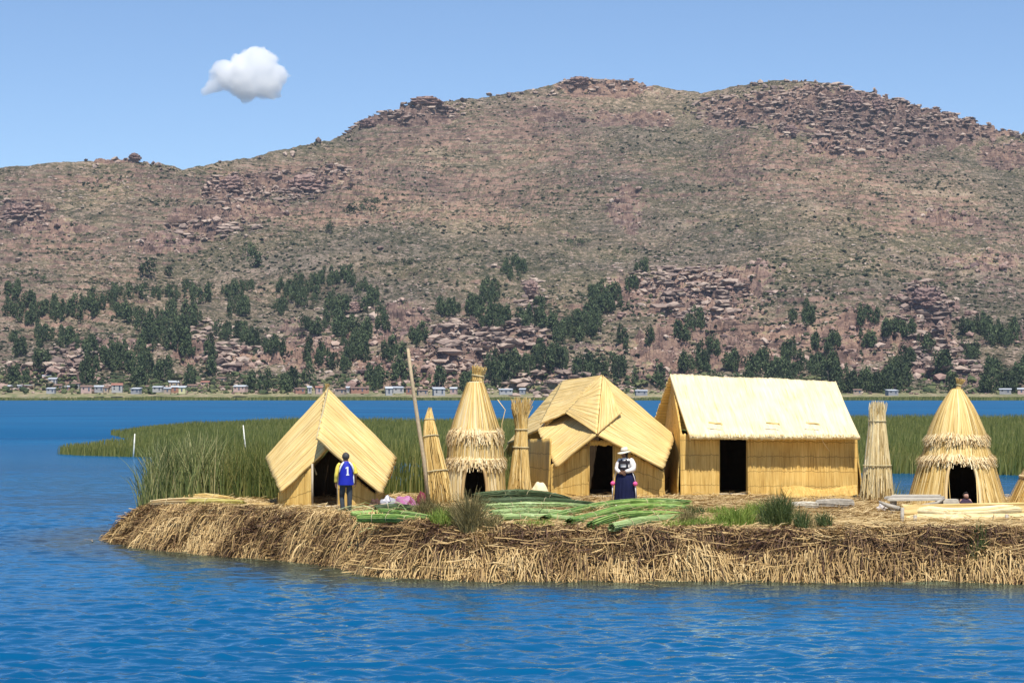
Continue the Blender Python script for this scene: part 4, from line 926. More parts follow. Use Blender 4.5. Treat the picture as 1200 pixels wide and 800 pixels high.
for i in range(9):
    sh = 'tall' if i < 5 else ('round' if i < 7 else 'bush'); v, q, r_ = crown_mesh(i, sh)
    VAR.append((sh, v, q, r_, mkmesh('crown', v, q, mat=m_leaf, attrs={'rnd': r_}, smooth=False), trunk_mb(i, sh)))
TR_MESH = []
for i, t_ in enumerate(VAR):
    m = t_[5]; TR_MESH.append(mkmesh('trunk', np.vstack(m.v), np.vstack(m.q), np.vstack(m.t), m_bark))
# (px, foot y, half width, half height, number)
GR = [(12, 350, 14, 9, 7), (30, 372, 24, 11, 16), (62, 372, 22, 9, 14), (95, 367, 22, 9, 16), (120, 362, 15, 7, 9), (150, 352, 20, 7, 8), (190, 347, 12, 7, 6), (205, 352, 8, 7, 4), (232, 347, 18, 10, 13),
      (215, 377, 20, 12, 15), (185, 387, 25, 12, 19), (150, 374, 18, 9, 11), (20, 410, 8, 9, 5), (50, 400, 12, 10, 8), (75, 402, 14, 8, 8), (98, 410, 10, 9, 6), (12, 447, 8, 5, 4), (28, 450, 6, 3, 2), (48, 432, 8, 7, 5),
      (110, 427, 12, 12, 9), (105, 450, 10, 4, 5), (135, 427, 18, 12, 15), (165, 432, 18, 12, 15), (180, 407, 18, 8, 11), (205, 412, 15, 10, 11), (190, 442, 14, 8, 9), (160, 452, 12, 4, 5), (220, 417, 8, 10, 5),
      (222, 453, 7, 2, 3), (245, 422, 8, 7, 4), (250, 439, 6, 3, 2), (270, 347, 12, 7, 8), (290, 342, 10, 4, 5), (283, 364, 12, 8, 9), (268, 367, 4, 7, 2), (262, 397, 8, 8, 5), (286, 397, 10, 8, 7), (328, 366, 9, 7, 7),
      (325, 341, 6, 4, 3), (355, 347, 22, 17, 26), (385, 331, 12, 9, 9), (410, 331, 10, 8, 9), (430, 352, 12, 14, 13), (395, 362, 14, 10, 12), (390, 387, 14, 10, 12), (416, 402, 22, 12, 20), (420, 418, 15, 8, 11),
      (448, 387, 9, 6, 6), (297, 407, 10, 5, 5), (320, 417, 12, 8, 7), (360, 392, 14, 6, 6), (375, 427, 18, 8, 9), (400, 432, 10, 6, 6), (335, 457, 11, 4, 8), (362, 450, 3, 3, 1), (438, 454, 13, 4, 8), (470, 447, 10, 6, 6),
      (460, 422, 12, 6, 8), (490, 402, 9, 6, 6), (292, 457, 4, 4, 2), (305, 459, 2, 1, 1), (313, 459, 2, 1, 1), (525, 366, 12, 6, 10), (550, 367, 14, 6, 12), (575, 347, 14, 12, 15), (600, 322, 12, 12, 12), (617, 320, 8, 3, 3),
      (585, 382, 16, 8, 14), (570, 387, 8, 3, 4), (615, 382, 10, 6, 7), (635, 377, 10, 12, 9), (645, 387, 4, 4, 2), (655, 397, 8, 8, 6), (670, 397, 14, 12, 14), (690, 387, 16, 12, 15), (700, 367, 14, 8, 12), (715, 357, 14, 12, 12),
      (700, 347, 12, 6, 9), (740, 340, 6, 6, 6), (752, 320, 10, 4, 6), (640, 422, 16, 8, 13), (610, 437, 24, 10, 22), (585, 442, 14, 14, 15), (655, 432, 14, 8, 11), (690, 442, 16, 6, 12), (720, 440, 10, 8, 9), (730, 407, 5, 6, 4),
      (762, 404, 4, 5, 2), (547, 459, 10, 4, 7), (517, 453, 5, 4, 3), (535, 336, 3, 1, 1), (815, 387, 10, 3, 5), (800, 404, 8, 5, 5), (815, 437, 18, 4, 14), (837, 417, 6, 6, 4), (857, 434, 8, 4, 6), (880, 438, 8, 4, 6), (895, 432, 6, 8, 5),
      (905, 442, 6, 5, 4), (922, 422, 10, 8, 8), (920, 442, 14, 5, 9), (948, 438, 14, 5, 10), (946, 379, 8, 7, 8), (930, 380, 5, 3, 2), (966, 412, 18, 4, 12), (980, 440, 14, 5, 9), (1012, 380, 6, 6, 5), (1025, 380, 6, 4, 3),
      (1048, 397, 11, 5, 9), (1015, 407, 8, 4, 6), (975, 442, 14, 8, 9), (1035, 460, 20, 6, 18), (1050, 447, 16, 14, 16), (1062, 432, 9, 8, 5), (1015, 457, 8, 3, 4), (1068, 400, 2, 2, 1), (1072, 404, 4, 2, 2), (1084, 419, 4, 3, 3),
      (1105, 440, 10, 4, 7), (1145, 392, 18, 6, 14), (1175, 400, 22, 8, 17), (1140, 420, 9, 4, 6), (1165, 442, 10, 6, 8), (1180, 460, 14, 6, 12), (1197, 445, 8, 12, 8), (1118, 466, 7, 2, 5), (1155, 466, 7, 2, 4), (990, 462, 18, 5, 8),
      (890, 460, 60, 8, 14), (760, 455, 20, 6, 4), (-30, 380, 25, 60, 30), (1235, 410, 22, 50, 26)]
LONE = [(175, 326, 1.15, 5, 'single round dark tree standing alone on the grassy slope above the left groves'), (45, 328, .55, 7, 'low pair-like clump of bushes at the far left of the grassy slope'), (25, 331, .5, 8, 'little bush left of the low clump on the far-left slope'),
        (115, 332, .7, 7, 'low spreading bush between the left grove and the lone round tree'), (198, 326, .75, 1, 'thin ragged tree just beside the lone round tree'), (290, 300, .85, 5, 'upper of two dark trees close together on the bare slope above the pointed tent hut'),
        (298, 314, 1.1, 2, 'lower taller one of two close dark trees on the bare slope'), (262, 302, .5, 7, 'small bush on the bare slope just left of the two close trees'), (387, 273, .7, 6, 'small dark tree alone below the wide red-brown crag'),
        (424, 247, 1.2, 7, 'dark spreading bush high on the slope under the stony ridge'), (413, 250, .9, 8, 'lower left bush of the dark patch under the stony ridge'), (434, 238, .9, 7, 'upper right bush of the dark patch under the stony ridge'),
        (662, 285, .7, 7, 'left bush of the short dark row high above the crooked-roofed hut'), (672, 285, .75, 8, 'middle bush of the short dark row high above the crooked-roofed hut'), (683, 285, .7, 7, 'right bush of the short dark row high above the crooked-roofed hut'),
        (465, 285, .6, 8, 'small low bush in the middle of the brown slope'), (478, 308, .7, 7, 'larger bush at the end of the thin green line of scrub'), (450, 311, .6, 8, 'low bush at the start of the thin green line of scrub')]
ZONE = [(-100, 'at the far left edge of the hill'), (60, 'above the shore houses at the left end'), (160, 'on the slope behind the tall lake reeds'), (255, 'on the rocky slope between tall reeds and pointed hut'),
        (340, 'on the slope behind the pointed tent hut'), (455, 'around the pink ledges behind the slanting pole'), (562, 'in the band behind the narrow conical hut'), (660, 'in the diagonal band behind the crooked-roofed hut'),
        (755, 'on the slope behind the long gabled hut'), (900, 'behind the right half of the long gabled hut'), (1000, 'near the shore behind the broad reed bundle'), (1090, 'on the slope behind the wide conical hut')]
def build_trees():
    rr = np.random.RandomState(21); L = []
    for cx, cy_, rx, ry, n in GR:
        for k in range(int(n * 1.35 + .5)):
            a = rr.rand() * 6.28; q = math.sqrt(rr.rand()); px = cx + rx * q * math.cos(a); y = min(cy_ + ry * q * math.sin(a), 460.5)
            p = hill_at(px, y); L.append((px, y, p, (6.5 + 7.0 * rr.rand()) * (.85 if y < 350 else 1)))
    L.sort(key=lambda e: -e[3] / e[2][1])
    sv, sq, sr, n0 = [], [], [], 0
    for i, (px, y, p, h) in enumerate(L):
        vi = rr.choice([0, 1, 2, 3, 4, 5, 6], p=[.19, .19, .19, .17, .14, .07, .05]); rz = rr.rand() * 6.28; wd = h * (.62 + .4 * rr.rand())
        if i < 282 and -5 < px < 1205:
            z = [t for a, t in ZONE if px >= a][-1]; lv = 'higher up ' if y < 395 else 'low down '
            t = empty('eucalyptus_tree', tuple(p), ('slender ' if vi < 5 else 'rounded ') + 'dark tree ' + lv + z, 'tree', 'dark trees ' + lv + z)
            t.rotation_euler = (0, 0, rz); t.scale = (wd, wd, h)
            link(bpy.data.objects.new('trunk', TR_MESH[vi]), t); link(bpy.data.objects.new('crown', VAR[vi][4]), t)
        else:
            _, v, q, r_, _, tm = VAR[vi]; c, s = math.cos(rz), math.sin(rz)
            for vv, qq, ro in ((v, q, r_), (np.vstack(tm.v), np.vstack(tm.q), None)):
                if ro is None: continue
                w_ = np.stack([vv[:, 0] * c - vv[:, 1] * s, vv[:, 0] * s + vv[:, 1] * c, vv[:, 2]], 1) * [wd, wd, h] + p
                sv.append(w_); sq.append(qq + n0); sr.append(ro); n0 += len(w_)
    me = mkmesh('distant_woodland', np.vstack(sv), np.vstack(sq), mat=m_leaf, attrs={'rnd': np.concatenate(sr)}, smooth=False)
    o = bpy.data.objects.new('distant_woodland', me); link(o); o['kind'] = 'stuff'
    for px, y, k, vi, lab in LONE:
        p = hill_at(px, y); t = empty('hillside_tree' if vi < 7 else 'hillside_bush', tuple(p), lab, 'tree' if vi < 7 else 'bush'); h = 14 * k * (1.0 if vi < 7 else .8); wd = 14 * k * (1.3 if vi < 5 else 1.25)
        t.scale = (wd, wd, h); t.rotation_euler = (0, 0, px)
        link(bpy.data.objects.new('trunk', TR_MESH[vi]), t); link(bpy.data.objects.new('crown', VAR[vi][4]), t)
build_trees()

def shore_pts(n, y0, y1):
    px = -40 + 1280 * R.rand(n); y = y0 + (y1 - y0) * R.rand(n); return np.array([hill_at(a, b) for a, b in zip(px, y)])
m_shs = mat_rnd('shore_scrub_leaf', [(0, (.025, .04, .018)), (.5, (.065, .085, .032)), (1, (.16, .16, .07))], .9, nscale=.3)
pq = shore_pts(2200, 440, 462); scatter('shore_scrub', pq, .5 + 1.5 * R.rand(len(pq)) ** 3, .8, .8, m_shs)
pq = shore_pts(500, 452, 462); scatter('shore_stones', pq, .4 + 1.2 * R.rand(len(pq)) ** 2, .6, .7, m_boulder)

# ---------------------------------------------------------------- houses along the far shore
WALLC = {'white': (.42, .40, .37), 'tan': (.42, .32, .23), 'brick red': (.36, .19, .13), 'pale yellow': (.68, .62, .32), 'grey': (.33, .32, .31), 'pinkish': (.52, .36, .30)}
ROOFC = {'white tin': (.46, .48, .50), 'grey tin': (.42, .44, .47), 'brown': (.20, .13, .10), 'rusty red': (.30, .14, .10)}
mw = {k: plain('house_wall_' + k.replace(' ', '_'), c, .9, .12, .5) for k, c in WALLC.items()}
mr = {k: plain('house_roof_' + k.replace(' ', '_'), c, .6, .15, .3) for k, c in ROOFC.items()}
m_win = plain('dark_window_glass', (.03, .035, .045), .2); m_door = plain('house_door_paint', (.10, .12, .16), .6)
HOUSES = [  # px, foot y, width px, height px, wall, roof, storeys
    (6, 458.5, 12, 5, 'tan', 'white tin', 1), (27, 458.5, 13, 5, 'grey', 'white tin', 1), (34, 454.5, 10, 4.5, 'tan', 'white tin', 1), (54, 444, 11, 5, 'grey', 'grey tin', 1), (61, 448, 10, 5.5, 'white', 'grey tin', 1),
    (59, 459, 10, 4.5, 'white', 'white tin', 1), (68, 458.5, 9, 5.5, 'brick red', 'brown', 1), (77, 458, 10, 5, 'brick red', 'grey tin', 1), (88, 457.5, 10, 7, 'white', 'brown', 2), (101, 459, 13, 7, 'pinkish', 'brown', 1), (116, 459, 11, 6, 'grey', 'white tin', 1),
    (124, 460, 6, 5, 'tan', 'brown', 1), (137, 458.5, 13, 9, 'white', 'rusty red', 2), (158, 459.5, 11, 5, 'grey', 'white tin', 1), (170, 459.5, 10, 5, 'pinkish', 'brown', 1), (184, 459.5, 12, 5, 'white', 'grey tin', 1), (196, 460, 8, 5, 'tan', 'grey tin', 1),
    (204, 453, 12, 7, 'tan', 'grey tin', 1), (205, 460.5, 9, 6, 'brick red', 'white tin', 1), (213, 461, 8, 6.5, 'pale yellow', 'white tin', 1), (226, 459, 12, 6, 'tan', 'brown', 1), (240, 452, 10, 6, 'pinkish', 'rusty red', 1), (258, 447, 11, 5.5, 'tan', 'brown', 1),
    (262, 458.5, 12, 4.5, 'brick red', 'brown', 1), (280, 457, 15, 6, 'pinkish', 'white tin', 1), (352, 461, 12, 4.5, 'brick red', 'brown', 1), (363, 461, 5, 6, 'white', 'grey tin', 1), (374, 460.5, 8, 7, 'pinkish', 'rusty red', 2), (398, 460.5, 12, 5, 'tan', 'brown', 1),
    (408, 461, 4, 5, 'white', 'white tin', 1), (422, 461, 22, 5.5, 'brick red', 'brown', 1), (456, 461, 8, 8, 'white', 'white tin', 2), (467, 461.5, 13, 5.5, 'white', 'grey tin', 1), (479, 461, 7, 7, 'brick red', 'brown', 2), (496, 461, 12, 5, 'tan', 'brown', 1),
    (515, 461.5, 14, 7.5, 'white', 'grey tin', 2), (531, 461.5, 8, 6, 'pinkish', 'white tin', 1), (593, 461, 16, 4.5, 'white', 'white tin', 1), (612, 461, 7, 4.5, 'grey', 'white tin', 1), (752, 462, 14, 4.5, 'grey', 'grey tin', 1),
    (1005, 463, 10, 4, 'tan', 'brown', 1), (1047, 463, 13, 4, 'grey', 'white tin', 1), (1178, 462.5, 14, 4.5, 'grey', 'grey tin', 1), (1197, 462.5, 9, 5, 'pinkish', 'white tin', 1)]
ORD = 'first second third fourth fifth sixth seventh eighth ninth tenth eleventh twelfth thirteenth fourteenth fifteenth sixteenth seventeenth eighteenth nineteenth twentieth'.split()
def ordn(i): return ORD[i] if i < 20 else ('twenty-' + ORD[i - 20] if i < 29 else ['thirtieth'][0] if i == 29 else 'thirty-' + ORD[i - 30] if i < 39 else 'fortieth' if i == 39 else 'forty-' + ORD[i - 40])
for i, (px, y, wp, hp, wc, rc, st) in enumerate(sorted(HOUSES)):
    y = y - (3.2 * abs(math.sin(px * 3.3)) if y > 457 else 0)
    p = hill_at(px, min(y, 461)) if y < 457 else np.array([(px - 600) * 1296 / F, 1296 + (461 - y) * 6, 0]); k = p[1] / F
    p[0] = (px - 600) * k; p[2] = H - (y - 460) * k
    W_, H_ = wp * k * .95, max(hp * k, 2.3); D_ = min(W_ * .8, 5.5); rz = .25 * math.sin(px * 1.7)
    rt = empty('shore_house', tuple(p), f'{wc} shore house with {rc} roof, {ordn(i)} house from the left end', 'house', 'houses along the far shore'); rt.rotation_euler = (0, 0, rz)
    hw = H_ * .72
    MB().box((0, D_ / 2, hw / 2 - .6), (W_, D_, hw + 1.2)).build('wall', mw[wc], rt, smooth=False)
    e = .35; a, b = W_ / 2 + e, D_ + e
    if 'tin' in rc and i % 3:           # single pitch
        v = [(-a, -e, hw + .0), (a, -e, hw), (a, b, H_), (-a, b, H_)]; v = v + [(x, y_, z + .14) for x, y_, z in v]
        f = [[3, 2, 1, 0], [4, 5, 6, 7], [0, 1, 5, 4], [1, 2, 6, 5], [2, 3, 7, 6], [3, 0, 4, 7]]
        MB().add([(-W_ / 2, D_ - .1, hw), (W_ / 2, D_ - .1, hw), (W_ / 2, D_ - .1, H_ - .1), (-W_ / 2, D_ - .1, H_ - .1), (-W_ / 2, .05, hw), (W_ / 2, .05, hw)], [[0, 1, 2, 3]], [[4, 0, 3], [5, 2, 1]]).build('gable', mw[wc], rt, smooth=False)
        MB().add(v, f).build('roof', mr[rc], rt, smooth=False)
    else:
        c = D_ / 2; v = [(-a, -e, hw - .05), (a, -e, hw - .05), (a, c, H_), (-a, c, H_), (a, b, hw - .05), (-a, b, hw - .05)]
        MB().add(v, [[0, 1, 2, 3], [3, 2, 4, 5], [0, 5, 4, 1]], [[1, 4, 2], [0, 3, 5]]).build('roof', mr[rc], rt, smooth=False)
    nw = max(1, int(W_ / 2.2))
    for s_ in range(st):
        zz = hw * (.5 if st == 1 else .28 + .45 * s_)
        for j in range(nw):
            xx = -W_ / 2 + W_ * (j + .5) / nw
            if s_ == 0 and j == nw // 2: MB().box((xx, -.03, min(1.0, hw * .4)), (.9, .1, min(2.0, hw * .8))).build('door', m_door, rt, smooth=False)
            else: MB().box((xx, -.03, zz + .2), (.8, .1, .8)).build('window', m_win, rt, smooth=False)
# field walls on the shore flat
m_fw = plain('field_wall_stone', (.42, .37, .31), .95, .4, 1.5)
for i, (x0, x1, y) in enumerate([(0, 60, 461.6), (235, 300, 461.2), (300, 345, 462), (640, 760, 463), (1060, 1110, 463.3)]):
    k = 1290 / F; o = MB()
    pts = np.stack([np.linspace((x0 - 600) * k, (x1 - 600) * k, 12), 1290 + 2 * np.sin(np.arange(12)), np.full(12, .8)], 1)
    m = MB().tube(pts, .7, 5); o = m.build('field_wall', m_fw); tag(o, ['low stone wall before the leftmost shore houses', 'low stone wall left of the pinkish white-roofed shore house', 'low stone wall on the shore just left of the pointed hut peak', 'low stone wall on the shore behind the crooked-roofed hut', 'low stone wall on the shore left of the wide conical hut tip'][i], 'wall', 'field walls on the far shore')

# ---------------------------------------------------------------- air between here and the hills
def haze():
    m = bpy.data.materials.new('haze_air'); m.use_nodes = True; nt = m.node_tree; nt.nodes.clear()
    out = nt.nodes.new('ShaderNodeOutputMaterial'); pv = nt.nodes.new('ShaderNodeVolumePrincipled')
    pv.inputs['Color'].default_value = (.70, .82, 1, 1); pv.inputs['Density'].default_value = .000028; pv.inputs['Anisotropy'].default_value = .0
    nt.links.new(pv.outputs[0], out.inputs['Volume'])
    o = MB().box((0, 2300, 290), (9600, 5600, 588)).build('haze', m, smooth=False); o['kind'] = 'stuff'
HAZE = True
if HAZE: haze()
# ---------------------------------------------------------------- bundles lying on the island
def lying(label, pts, Ds, r, mat, n=170, ties=(.25, .5, .75), group='cut green reed bundles', cat='reed bundle', taper=.55, name='reed_bundle', rs=.012, core=True, grounded=False):
    p = []
    Ds = np.linspace(Ds[0], Ds[1], len(pts)) if len(Ds) == 2 else Ds
    for (px, y), D in zip(pts, Ds):
        D = D if grounded else .35 * D + .65 * (H - ZG - .08 - r * .6) * F / (y - 460); q = P(px, y, D); q[2] = float(gz(q[0], q[1])) + r * .75 if grounded else max(q[2], float(gz(q[0], q[1])) + r * .6); p.append(q)
    p = np.array(p); t = np.linspace(0, 1, len(p)); tt = np.linspace(0, 1, 9)
    # smooth the path
    pp = np.stack([np.interp(tt, t, p[:, i]) for i in range(3)], 1); pp[1:-1] = (pp[:-2] + 2 * pp[1:-1] + pp[2:]) / 4
    rad = r * (taper + (1 - taper) * np.sin(np.pi * np.clip(tt * .8 + .15, 0, 1)))
    for tm in ties: rad = rad * (1 - .10 * np.exp(-((tt - tm) / .05) ** 2))
    root = empty(name, label=label, cat=cat, group=group)
    mb = MB()
    if core: mb.tube(pp[1:-1], rad[1:-1] * .8, 9)
    bundle(mb, pp, rad, n, rs, .10, .12, K=9); mb.build('stalks', mat, root)
    for tm in ties: ring_tie(pp, rad, tm, root, m_tie, .018)
    finish(root, tuple(pp[0])); return root
lying('dark green reed bundle, topmost of the pile at the feet of the man in blue', [(438, 596), (470, 595), (506, 600)], (60, 59.3), .12, m_greendark)
lying('bright green reed bundle whose thin tip reaches the feet of the man in blue', [(411, 603), (440, 602), (500, 605)], (58.2, 57.8), .10, m_green)
lying('lowest bright green bundle of the pile beside the man, nearest the bank', [(418, 607), (455, 607), (500, 612)], (56.2, 55.4), .11, m_green)
lying('fat bright green bundle crossing the middle of the pile beside the man', [(444, 600), (475, 604), (508, 611)], (57.0, 56.2), .12, m_green)
lying('dark wilted reed bundle on top of the middle pile, in front of the ragged-topped bundle', [(556, 583), (600, 579), (645, 582), (668, 588)], (61.5, 60.5), .17, m_greendark, 200)
lying('long dark reed bundle just below the topmost dark one in the middle pile', [(562, 589), (610, 587), (670, 589), (700, 593)], (59.8, 59.0), .12, m_greendark)
lying('pale green drying bundle, uppermost pale one of the middle pile', [(566, 595), (610, 593), (660, 593), (698, 598)], (58.2, 57.8), .12, m_greenpale)
lying('pale green drying bundle in the middle of the middle pile', [(574, 602), (620, 600), (672, 603)], (56.4, 56.0), .12, m_greenpale)
lying('pale green bundle at the bottom front of the middle pile', [(586, 609), (630, 607), (684, 610)], (55.0, 54.6), .11, m_greenpale)
lying('longest curved bright green bundle, rearmost of the four before the woman', [(636, 614), (662, 604), (695, 595), (735, 589.5), (775, 588), (812, 590)], (57.4, 61.0), .14, m_green, 170, (.2, .45, .7))
lying('second curved green reed bundle from the rear of the four sweeping past the woman', [(664, 616), (696, 606), (735, 598), (775, 595.5), (808, 597.5)], (56.3, 59.7), .14, m_green, 170, (.22, .5, .75))
lying('third curved green reed bundle from the rear of the four sweeping past the woman', [(690, 617), (722, 609), (765, 603), (802, 604)], (55.5, 58.2), .13, m_green, 160, (.3, .65))
lying('shortest curved green reed bundle, nearest the bank of the four sweeping past the woman', [(716, 618), (750, 613), (796, 610)], (54.9, 56.8), .12, m_greenpale, 150, (.3, .7))
# loose cut reeds over and around the piles
def loose_green(n, pxr, yr, L, w, D0):
    px = pxr[0] + (pxr[1] - pxr[0]) * R.rand(n); y = yr[0] + (yr[1] - yr[0]) * R.rand(n); D = 3.15 * F / (y - 460); x = (px - 600) * D / F
    a = R.randn(n) * .35 + np.where(R.rand(n) < .5, 0, np.pi); ln = L * (.4 + .6 * R.rand(n)); t = np.linspace(0, 1, 5)[None]
    X = x[:, None] + np.cos(a)[:, None] * ln[:, None] * (t - .5); Y = D[:, None] + np.sin(a)[:, None] * ln[:, None] * (t - .5); Z = gz(X, Y) + .05 + D0 * R.rand(n)[:, None] * (1 - (2 * t - 1) ** 2) + .02
    return ribbons(np.stack([X, Y, Z], -1), np.full((n, 5), w) * (.6 + .8 * R.rand(n, 1)), np.stack([-np.sin(a), np.cos(a), .4 + 0 * a], 1))
stuff('loose_cut_reeds', [loose_green(60, (556, 640), (600, 614), 1.0, .018, .25), loose_green(60, (410, 505), (598, 609), 1.0, .018, .28)], m_greenpale)
stuff('wilted_cut_reeds', [loose_green(60, (556, 640), (590, 613), .9, .018, .3)], m_greendark)
G2 = 'dry yellow reed bundles on the tail of the island'
lying('long dry yellow reed bundle, upper one on the island tail before the tall reeds', [(205, 580), (240, 584), (274, 593)], (67.0, 64.6), .17, m_thatch, 150, (.3, .7), G2, grounded=True)
lying('dry pale reed bundle lying nearest the tip of the island tail', [(176, 586), (215, 590), (262, 597)], (65.6, 63.6), .16, m_fringe, 150, (.3, .7), G2, grounded=True)
lying('greenish yellow short reed bundle, lowest on the tail of the island', [(219, 597), (250, 598), (288, 599)], (64.0, 62.9), .14, mat_rnd('yellowing_reed', [(0, (.22, .19, .04)), (.5, (.50, .42, .12)), (1, (.74, .64, .28))], .6), 150, (.4,), G2, grounded=True)
lying('dry reed sheaf lying along the ground left of the pointed tent hut', [(262, 592), (290, 594), (322, 597)], (64.0, 62.5), .07, m_thatch, 80, (.5,), G2, grounded=True)
def single(name, label, cat, parts, mat, group=None, smooth=True, loc=None):
    o = parts.build(name, mat, smooth=smooth); tag(o, label, cat, group)
    v = np.vstack(parts.v); c = v.mean(0); c[2] = v[:, 2].min(); at_origin(o, tuple(c if loc is None else loc)); return o
single('stick', 'short pale stick lying at the end of the middle reed pile', 'stick', MB().tube([P(690, 590, 60.4), P(722, 593, 60.0)], [.05, .045], 7), plain('pale_stick', (.72, .66, .5), .7))
m_weather = plain('weathered_grey_board', (.36, .32, .26), .85, .35, 9); m_board2 = plain('pale_grey_board', (.50, .45, .36), .85, .25, 9)
# low reed wall at the right
rw = empty('low_reed_wall', label='long low wall of pale horizontal reeds in front of the wide conical hut', cat='wall')
pth = np.array([[(px - 600) * D / F, D, 0] for px, D in ((1057, 54.9), (1085, 54.8), (1115, 54.6), (1150, 54.8), (1180, 55.0), (1215, 55.3), (1260, 55.8))])
tops = np.array([1.58, 1.54, 1.47, 1.50, 1.58, 1.63, 1.66])
for a, b, r in ((.16, .0, .17), (.40, .12, .15)):
    q = pth.copy(); q[:, 2] = np.minimum(1.02 + a, tops - r + .01); q[:, 1] += b; mb = MB().tube(q[:-1], r * .85, 9); bundle(mb, q, [r] * 7, 330, .013, .05, .1, K=12); mb.build('reed_roll', m_sheaf, rw)
panel_obj('facing_mat', (pth[5] + [0, -.17, 1.0], pth[5] + [0, -.14, tops[5]], pth[0] + [0, -.14, tops[0]], pth[0] + [0, -.2, .98]), rw, m_roof, thick=.03, edge=.06, sag=.04)
for px, zt_ in ((1056, 1.52), (1071, 1.34), (1178, 1.36)):
    X_ = (px - 600) * 54.7 / F; MB().tube([[X_, 54.55, .85], [X_ + .01, 54.58, zt_]], .045, 6).build('post', m_weather, rw)
finish(rw, tuple(pth[0] + [0, 0, 1.0]))
# weathered plank platform
pf = empty('plank_platform', label='low weathered grey plank platform with a pointed board end beside the wide conical hut', cat='platform')
def bd(mb, pts, z, th=.05): v = [(x, y, z) for x, y in pts] + [(x, y, z + th) for x, y in pts]; n = len(pts); return mb.add(v, [[i, (i + 1) % n, n + (i + 1) % n, n + i] for i in range(n)] + ([[0, 3, 2, 1], [4, 5, 6, 7]] if n == 4 else []), [[0, 2, 1], [3, 4, 5]] if n == 3 else None)
gx = lambda px, D: (px - 600) * D / F
for (a, b, D0, D1_, z, m_) in ((1040, 1104, 59.2, 59.9, 1.46, m_board2), (1036, 1106, 60.0, 60.7, 1.47, m_weather), (1044, 1102, 60.8, 61.4, 1.48, m_board2)):
    bd(MB(), [(gx(a, D0), D0), (gx(b, D0), D0 + .1), (gx(b + 1, D1_), D1_), (gx(a + 3, D1_), D1_)], z).build('plank', m_, pf, smooth=False)
MB().tube([P(1030, 587.5, 59.0), P(1040, 592, 58.9), P(1054, 596, 58.8)], [.03, .06, .07], 7).build('pointed_end', m_weather, pf)
MB().tube([P(1080, 592, 58.9), P(1098, 589, 59.0), P(1106, 584, 59.3)], [.035, .04, .04], 7).build('edge_pole', m_weather, pf)
for px, D in ((1046, 59.4), (1100, 59.4), (1048, 61.1), (1099, 61.1)): MB().box((gx(px, D), D, 1.26), (.12, .12, .40)).build('leg', m_weather, pf, smooth=False)
finish(pf, (gx(1070, 60), 60, ZG))
single('wooden_crate', 'small grey slatted crate at the doorway of the wide conical hut', 'crate', MB().box((gx(1113, 60), 60, 1.30), (.40, .35, .34)).box((gx(1113, 60), 59.81, 1.22), (.42, .03, .08)).box((gx(1113, 60), 59.81, 1.38), (.42, .03, .08)), m_board2, smooth=False)
# worn bench of old reeds below the long hut
for (a, b, y, D, r, lab, m_) in ((928, 958, 597, 61.5, .12, 'left weathered grey log under the mat edge of the long gabled hut', m_board2), (956, 1000, 597, 61.8, .15, 'right thicker weathered grey log under the mat edge of the long gabled hut', m_weather)):
    z_ = ZG + r * .8; mb = MB().tube([[gx(a, D), D, z_], [gx((a + b) / 2, D), D - .03, z_ + .01], [gx(b, D), D + .05, z_]], [r * .9, r, r * .9], 9)
    mb2 = mb; bundle(mb2, [[gx(a, D), D, z_], [gx((a + b) / 2, D), D - .03, z_ + .01], [gx(b, D), D + .05, z_]], [r, r * 1.1, r], 60, .016); single('weathered_log', lab, 'log', mb2, m_, 'weathered logs by the long gabled hut')
mt = panel(MB(), P(925, 590, 66.5), P(1004, 592.5, 66.0), [gx(1004, 69.3), 69.3, 1.42], [gx(915, 69.3), 69.3, 1.38], .06, edge=.05, bulge=lambda u, v: .05 * np.sin(u * 8))
single('ground_mat', 'old pale reed mat sloping from the foot of the long gabled hut onto the ground', 'reed mat', mt, m_wall)
def lump(name, label, cat, px, y, D, wpx, hpx, mat, fold=.25, group=None, dep=.7, seed=0, pointed=0):
    k = D / F; c = np.array([gx(px, D), D, 0]); c[2] = float(gz(c[0], c[1])) - .04; v = IC5[:, :] * 1.0
    n = v / np.linalg.norm(v, axis=1)[:, None]; d = 1 + fold * fbm3(n * 1.8 + seed, 3) + fold * .35 * np.sin(n[:, 0] * 9 + n[:, 2] * 4 + seed)
    p = n * d[:, None]; hpx = hpx * 1.2; p[:, 2] = np.where(p[:, 2] < 0, p[:, 2] * .15, p[:, 2]); p[:, 0] += pointed * p[:, 2]
    p = p * [wpx * k / 2, wpx * k / 2 * dep, hpx * k] + c
    mb = MB(); mb.add(p, None, IF5); return single(name, label, cat, mb, mat, group, loc=tuple(c))
GT = 'textiles heaped behind the green bundles'
lump('cloth_sack', 'small dark brown sack beside the right corner of the pointed tent hut', 'sack', 440, 592, 61.8, 17, 13, plain('brown_sack_cloth', (.085, .045, .035), .9), seed=2, group=GT)
def stripes(name, c1, c2, c3, sc):
    t = NT(name); sp = t.n('ShaderNodeSeparateXYZ'); t.l(t.coord('Object', (sc, sc * .2, sc * .35)), sp.inputs[0]); f = t.math('FRACT', t.math('ADD', t.math('ADD', sp.outputs[0], sp.outputs[2]), t.noise(t.coord(), 3, 2)))
    t.color(t.ramp(f, [(.0, c1), (.45, c2), (.62, c3), (.7, c1)], 'CONSTANT')); t.b.inputs['Roughness'].default_value = .9; return t.m
lump('folded_blanket', 'rumpled grey and white blanket between the brown sack and the pink cloth', 'blanket', 455, 590, 61.9, 24, 15, stripes('grey_blanket', (.34, .34, .37), (.62, .60, .62), (.10, .10, .14), 1.8), seed=5, group=GT, fold=.2)
